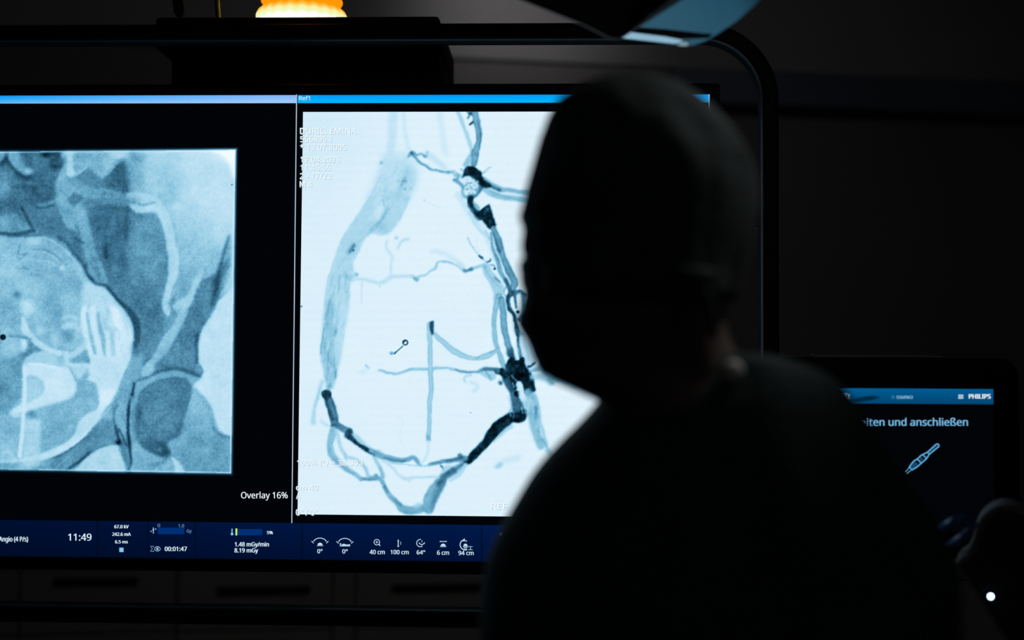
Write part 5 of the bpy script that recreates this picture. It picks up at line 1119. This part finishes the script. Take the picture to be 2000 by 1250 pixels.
tag(obj('tubing_loop', tube(bmesh.new(), bt, .0042, 12), mat('blue_tubing', (.02, .16, .42), .3, noise=.1), None, 60), 'loop of blue tubing on the left shoulder of the dark console', 'tubing')

# ---------------------------------------------------------------- the person in cap and gown
HD, GD = 1.20, 1.23
PR = at(1402, 1200, GD)
per = thing('person', 'person in dark surgical cap, mask and gown seen from behind, looking at the big screen', 'person', (PR[0], PR[1], 0), -YAW)
def L3(px, py, d):
    p = at(px, py, d) - np.array([PR[0], PR[1], 0]); return float(p @ RH), float(p @ FH), float(p[2])
def table(rows, d):
    Z, A, B = [], [], []
    for y, a, b in rows:
        xa, _, z = L3(a, y, d); xb, _, z2 = L3(b, y, d)
        Z.append((z + z2) / 2); A.append(xa); B.append(xb)
    Z, A, B = map(np.array, (Z, A, B)); o = np.argsort(Z)
    return Z[o], A[o], B[o]
HEADROWS = [(155, 1213, 1268), (161, 1160, 1306), (173, 1122, 1336), (200, 1086, 1374), (230, 1069, 1408), (270, 1054, 1441), (320, 1040, 1469), (370, 1026, 1477), (400, 1020, 1478), (425, 1012, 1476),
            (455, 1024, 1470), (490, 1018, 1461), (520, 1016, 1451), (550, 1018, 1441), (574, 1024, 1434), (600, 1020, 1428), (620, 1011, 1424), (640, 1011, 1424), (663, 1027, 1432), (694, 1040, 1450), (715, 1048, 1466), (740, 1064, 1480), (765, 1120, 1490), (790, 1176, 1500), (840, 1190, 1520)]
hz, ha, hb = table(HEADROWS, HD)
yc = L3(1250, 450, HD)[1]
DEP = [(156, .02), (162, .045), (175, .062), (200, .080), (230, .092), (270, .102), (320, .108), (370, .111), (425, .111), (520, .108), (585, .100), (620, .092), (650, .084), (680, .074), (710, .066), (740, .061), (765, .06), (840, .06)]
dz = np.array([L3(1250, y, HD)[2] for y, _ in DEP])[::-1]; dv = np.array([b for _, b in DEP])[::-1]
FDIR = math.pi / 2 + math.radians(38)          # the face looks away from the lens, turned to the left
zr1, zr2 = L3(1022, 446, HD)[2], L3(1400, 596, HD)[2]
zeye = L3(1250, 462, HD)[2]
def face(phi, z):
    d = (phi - FDIR + math.pi) % (2 * math.pi) - math.pi
    g = lambda c, w: math.exp(-((d - c) / w) ** 2)
    h = lambda c, w: math.exp(-((z - c) / w) ** 2)
    r = .021 * g(0, .15) * math.exp(-((z - (zeye - .042)) / .020) ** 2) + .010 * g(0, .11) * h(zeye - .015, .022)
    r += .006 * g(0, .17) * h(zeye - .045, .008) + .004 * (g(.16, .1) + g(-.16, .1)) * h(zeye - .046, .010)
    r -= .008 * (g(.33, .16) + g(-.33, .16)) * h(zeye, .013)
    r += .005 * (g(.34, .11) + g(-.34, .11)) * h(zeye - .001, .008)
    r += .005 * g(0, .55) * h(zeye + .020, .010)
    r += .005 * g(0, .26) * h(zeye - .070, .007) + .004 * g(0, .24) * h(zeye - .082, .006) - .003 * g(0, .22) * h(zeye - .076, .003)
    r += .010 * g(0, .3) * h(zeye - .105, .016)
    r += .004 * (g(.6, .25) + g(-.6, .25)) * h(zeye - .035, .02)
    for s in (1, -1):
        dd = (phi - FDIR - s * 1.62 + math.pi) % (2 * math.pi) - math.pi
        e = math.exp(-((dd / .17) ** 2 + ((z - (zeye - .022)) / .026) ** 2) ** 2)
        r += .010 * e * (1 - .5 * math.exp(-((dd / .07) ** 2 + ((z - (zeye - .024)) / .013) ** 2)))
    return r
def hring(z, inset=0.0, n=72, feat=True):
    a, b = np.interp(z, hz, ha) + inset, np.interp(z, hz, hb) - inset; dp = np.interp(z, dz, dv) - inset
    cx, hw_ = (a + b) / 2, max((b - a) / 2, .004); dp = max(dp, .004); out = []
    for i in range(n):
        ph = 2 * math.pi * i / n
        if z < zr1 + .004 and inset > 0: hw_ = (b - a) / 2 + (inset - .0008) * min(1, max(0, -math.cos(ph) * 2 - .6))
        k = face(ph, z) if feat else 0
        # silhouette left and right stays as seen; features sit on the far side
        k *= (1 if math.sin(ph) > -.2 else .3) * (1 - abs(math.cos(ph)) ** 6)
        out.append((cx + (hw_ + k * .6) * math.cos(ph), yc + (dp + k) * math.sin(ph), z))
    return out
GOWN = [(694, 1330, 1500), (702, 1300, 1548), (716, 1270, 1590), (740, 1222, 1630), (762, 1190, 1652), (786, 1166, 1668), (815, 1146, 1686), (840, 1118, 1702), (870, 1088, 1722), (900, 1060, 1740), (930, 1037, 1760), (965, 1016, 1790), (1000, 996, 1815), (1040, 972, 1838), (1090, 950, 1855), (1130, 943, 1862), (1180, 939, 1864), (1250, 934, 1866)]
gz, ga, gb = table(GOWN, GD)
lowz = np.array([.42, .70, .92, 1.06, 1.15]); lowh = np.array([.215, .20, .188, .188, .196])
xm = (ga[0] + gb[0]) / 2
gz = np.concatenate([lowz, gz]); ga = np.concatenate([xm - lowh, ga]); gb = np.concatenate([xm + lowh, gb])
gy = L3(1402, 1000, GD)[1]
gd_z = np.array([.42, .92, 1.15, 1.25, 1.34, 1.40, 1.44, 1.475]); gd_v = np.array([.17, .145, .13, .125, .118, .110, .102, .088])
def gring(z, inset=0.0, n=96):
    a, b = np.interp(z, gz, ga) + inset, np.interp(z, gz, gb) - inset; dp = np.interp(z, gd_z, gd_v) - inset
    cx, hw_ = (a + b) / 2, (b - a) / 2; out = []
    for i in range(n):
        ph = 2 * math.pi * i / n; c, s = math.cos(ph), math.sin(ph)
        w = 0
        if inset == 0:      # folds of the cloth
            w = (.0035 * math.sin(9 * ph + 14 * z) + .003 * math.sin(5 * ph - 22 * z + 1.3) + .002 * math.sin(17 * ph + 9 * z)) * (abs(s) ** .7) * min(1, max(.15, (1.46 - z) / .12))
        out.append((cx + hw_ * math.copysign(abs(c) ** .82, c), gy + (dp + w) * math.copysign(abs(s) ** .9, s), z))
    return out

def voxel(name, bm, size, material, parent, smooth_it=6, label=None):
    bmesh.ops.recalc_face_normals(bm, faces=bm.faces[:])
    me = bpy.data.meshes.new(name); bm.to_mesh(me); bm.free()
    o = bpy.data.objects.new(name, me); COL.objects.link(o)
    r = o.modifiers.new('union', 'REMESH'); r.mode = 'VOXEL'; r.voxel_size = size
    s = o.modifiers.new('soften', 'SMOOTH'); s.iterations = smooth_it; s.factor = .5
    me2 = bpy.data.meshes.new_from_object(o.evaluated_get(bpy.context.evaluated_depsgraph_get()))
    bpy.data.objects.remove(o); bpy.data.meshes.remove(me)
    return link(name, me2, material, parent, 180, label)

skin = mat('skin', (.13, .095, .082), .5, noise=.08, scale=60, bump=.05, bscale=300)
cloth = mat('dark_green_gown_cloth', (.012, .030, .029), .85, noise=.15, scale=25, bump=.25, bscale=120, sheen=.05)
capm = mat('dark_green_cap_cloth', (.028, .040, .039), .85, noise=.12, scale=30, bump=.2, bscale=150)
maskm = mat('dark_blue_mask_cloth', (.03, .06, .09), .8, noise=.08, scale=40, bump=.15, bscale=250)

# body: head, neck, trunk, arms with hands, legs - one surface
SH = [(-1, .128, .16), (1, .128, .16)]
def arm_pts(s):
    return [(xm + s * .105, gy, 1.345), (xm + s * .142, gy + .005, 1.25), (xm + s * .165, gy + .03, 1.12), (xm + s * .150, gy + .14, 1.07), (xm + s * .115, gy + .27, 1.055)]
bm = bmesh.new()
zs = np.linspace(hz[-1] - .0005, hz[0], 92)
rings(bm, [hring(z, .0045) for z in zs])
rings(bm, [gring(z, .016, 48) for z in np.linspace(1.455, .86, 40)])
for s in (-1, 1):
    p = arm_pts(s)
    tube(bm, p, [.024, .042, .040, .034, .026], 18)
    w = np.array(p[-1]); f = np.array([-s * .12, .98, .05]); f /= np.linalg.norm(f); side = np.array([s, .12, 0]); dn = np.array([0, 0, -1.0])
    # palm, five fingers of unequal length, slightly curled, thumb from the side of the palm
    tube(bm, [tuple(w - f * .01), tuple(w + f * .03 + dn * .002), tuple(w + f * .065 + dn * .005), tuple(w + f * .09 + dn * .008)], [.025, .030, .031, .024], 16)
    for k, (off, ln) in enumerate(((-.030, .072), (-.010, .083), (.010, .078), (.029, .060))):
        b0 = w + f * .082 + side * off + dn * .006; q0 = b0 + f * ln * .42 + dn * .008; q1 = q0 + f * ln * .30 + dn * .018; q2 = q1 + f * ln * .16 + dn * .020
        tube(bm, [tuple(b0 - f * .012), tuple(q0), tuple(q1), tuple(q2)], [.0098, .0090, .0082, .0066], 12)
    t0 = w + f * .022 - side * .026; t1 = t0 + f * .028 - side * .022 + dn * .012; t2 = t1 + f * .028 - side * .006 + dn * .012
    tube(bm, [tuple(t0), tuple(t1), tuple(t2)], [.0125, .0105, .0080], 12)
    x = xm + s * .092
    tube(bm, [(x, gy, .92), (x, gy + .008, .70), (x, gy + .004, .49), (x, gy - .012, .36), (x, gy - .006, .10), (x, gy, .05)], [.088, .076, .056, .054, .036, .036], 22)
    tube(bm, [(x, gy - .03, .045), (x, gy + .04, .042), (x, gy + .12, .034), (x, gy + .16, .03)], [.032, .036, .034, .022], 16)
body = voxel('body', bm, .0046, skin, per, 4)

# gown with sleeves
bm = bmesh.new()
rings(bm, [gring(z) for z in np.linspace(gz[-1], .42, 90)])
for s in (-1, 1): tube(bm, arm_pts(s), [.030, .052, .058, .050, .040], 24)
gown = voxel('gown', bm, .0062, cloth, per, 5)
for s in (-1, 1):
    p = arm_pts(s); e = np.array(p[-1]); d = e - np.array(p[-2]); d /= np.linalg.norm(d)
    bm = bmesh.new(); tube(bm, [tuple(e - d * .012), tuple(e + d * .012), tuple(e + d * .030)], [.0405, .036, .034], 24, False); obj('cuff', bm, maskm, gown, 60)
# shoes and trouser legs
for s in (-1, 1):
    x = xm + s * .092
    bm = bmesh.new(); tube(bm, [(x, gy + .006, .62), (x, gy, .45), (x, gy - .006, .25), (x, gy, .075)], [.085, .080, .072, .066], 24); obj('trouser_leg', bm, cloth, per, 60)
    bm = bmesh.new()
    rr = []
    for yy, w_, h_ in ((-.085, .018, .045), (-.075, .036, .075), (-.03, .043, .085), (.03, .045, .082), (.09, .050, .062), (.15, .049, .050), (.185, .036, .042), (.198, .014, .028)):
        rr.append([(x + w_ * math.cos(a), gy + yy, max(.0, h_ / 2 + h_ / 2 * math.sin(a) * (1.0 if math.sin(a) > 0 else 1.0))) for a in np.linspace(0, 2 * math.pi, 22, endpoint=False)])
    rings(bm, rr); obj('shoe', bm, M['black_soft'], per, 60)
# cap: a shell over the skull, lower at the back of the head than at the brow
ztop = hz[-1]
def rim_z(ph):
    t = .5 + .5 * math.cos(ph - (FDIR + math.pi)); return zr1 + (zr2 - zr1) * min(1, t * 1.25)
bm = bmesh.new(); NR, NC = 40, 96; R = []
for k in range(NR + 1):
    t = k / NR; row = []
    for i in range(NC):
        ph = 2 * math.pi * i / NC
        z = ztop + (rim_z(ph) - ztop) * (t ** 1.7)
        a, b = np.interp(z, hz, ha), np.interp(z, hz, hb); dp = np.interp(z, dz, dv) + .003
        fold = (.0026 * math.sin(7 * ph + 46 * z + 1.5 * math.sin(30 * z)) + .0034 * math.sin(5 * ph - 38 * z + .7 + 1.2 * math.sin(3 * ph)) + .0016 * math.sin(15 * ph + 21 * z)) * min(1, t * 1.6); fold = max(fold, -.0022)
        e = .0015 * math.exp(-((t - .97) / .03) ** 2)
        hw_ = (b - a) / 2 + e
        c, s = math.cos(ph), math.sin(ph)
        row.append(((a + b) / 2 + (hw_ + fold * abs(s)) * c, yc + (dp + fold + e) * s, z))
    R.append(row)
inner = [[((p[0] - xm_) * .985 + xm_, yc + (p[1] - yc) * .98, p[2] + .0008) for p in R[-1]] for xm_ in [np.mean([p[0] for p in R[-1]])]]
rings(bm, R + inner, True, False)
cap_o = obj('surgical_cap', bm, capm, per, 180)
# cap tie at the back of the head
bx = L3(1330, 560, HD); byy = yc - np.interp(bx[2], dz, dv) - .004
bm = bmesh.new()
tube(bm, [(bx[0] - .012, byy + .004, bx[2] + .004), (bx[0], byy - .004, bx[2]), (bx[0] + .012, byy + .004, bx[2] + .003)], [.004, .007, .004], 12)
for s in (-1, 1): tube(bm, [(bx[0], byy, bx[2]), (bx[0] + s * .010, byy - .002, bx[2] - .022), (bx[0] + s * .014, byy + .004, bx[2] - .048)], [.003, .0038, .0026], 10)
obj('cap_tie', bm, capm, cap_o, 60)
# mask over the lower face, far side
bm = bmesh.new(); R = []
for z in np.linspace(zeye - .022, zeye - .118, 24):
    h = hring(z, -.0003, 72); row = []
    for i in range(29):
        d = -1.35 + 2.7 * i / 28; ph = FDIR + d
        k = (ph / (2 * math.pi) * 72) % 72; i0 = int(k); fr_ = k - i0
        p = np.array(h[i0]) * (1 - fr_) + np.array(h[(i0 + 1) % 72]) * fr_
        nrm = np.array([math.cos(ph), math.sin(ph), 0]); pl = .0012 * math.sin((z - zeye) * 420) * math.exp(-(d / .8) ** 2) + .006 * math.exp(-(d / .45) ** 2)
        row.append(tuple(p + nrm * (.0004 + max(0, pl))))
    R.append(row)
V = [[bm.verts.new(p) for p in r] for r in R]
for a, b in zip(V, V[1:]):
    for i in range(28): bm.faces.new((a[i], a[i + 1], b[i + 1], b[i]))
mk = obj('face_mask', bm, maskm, per, 180)
so = mk.modifiers.new('thickness', 'SOLIDIFY'); so.thickness = .001; so.offset = 0
# pale snap at the nape of the gown
sx, _, sz = L3(1400, 727, GD)
a, b = np.interp(sz, gz, ga), np.interp(sz, gz, gb); dp = np.interp(sz, gd_z, gd_v); q = (sx - (a + b) / 2) / ((b - a) / 2)
sy = gy - dp * math.sqrt(max(0, 1 - q * q)) - .004
bm = bmesh.new(); bmesh.ops.create_uvsphere(bm, u_segments=20, v_segments=12, radius=.0088)
for v in bm.verts: v.co = (sx + v.co.x, sy + v.co.y * .6, sz + v.co.z)
obj('snap_button', bm, mat('pale_snap', (.75, .73, .68), .4, noise=.03), gown, 60)
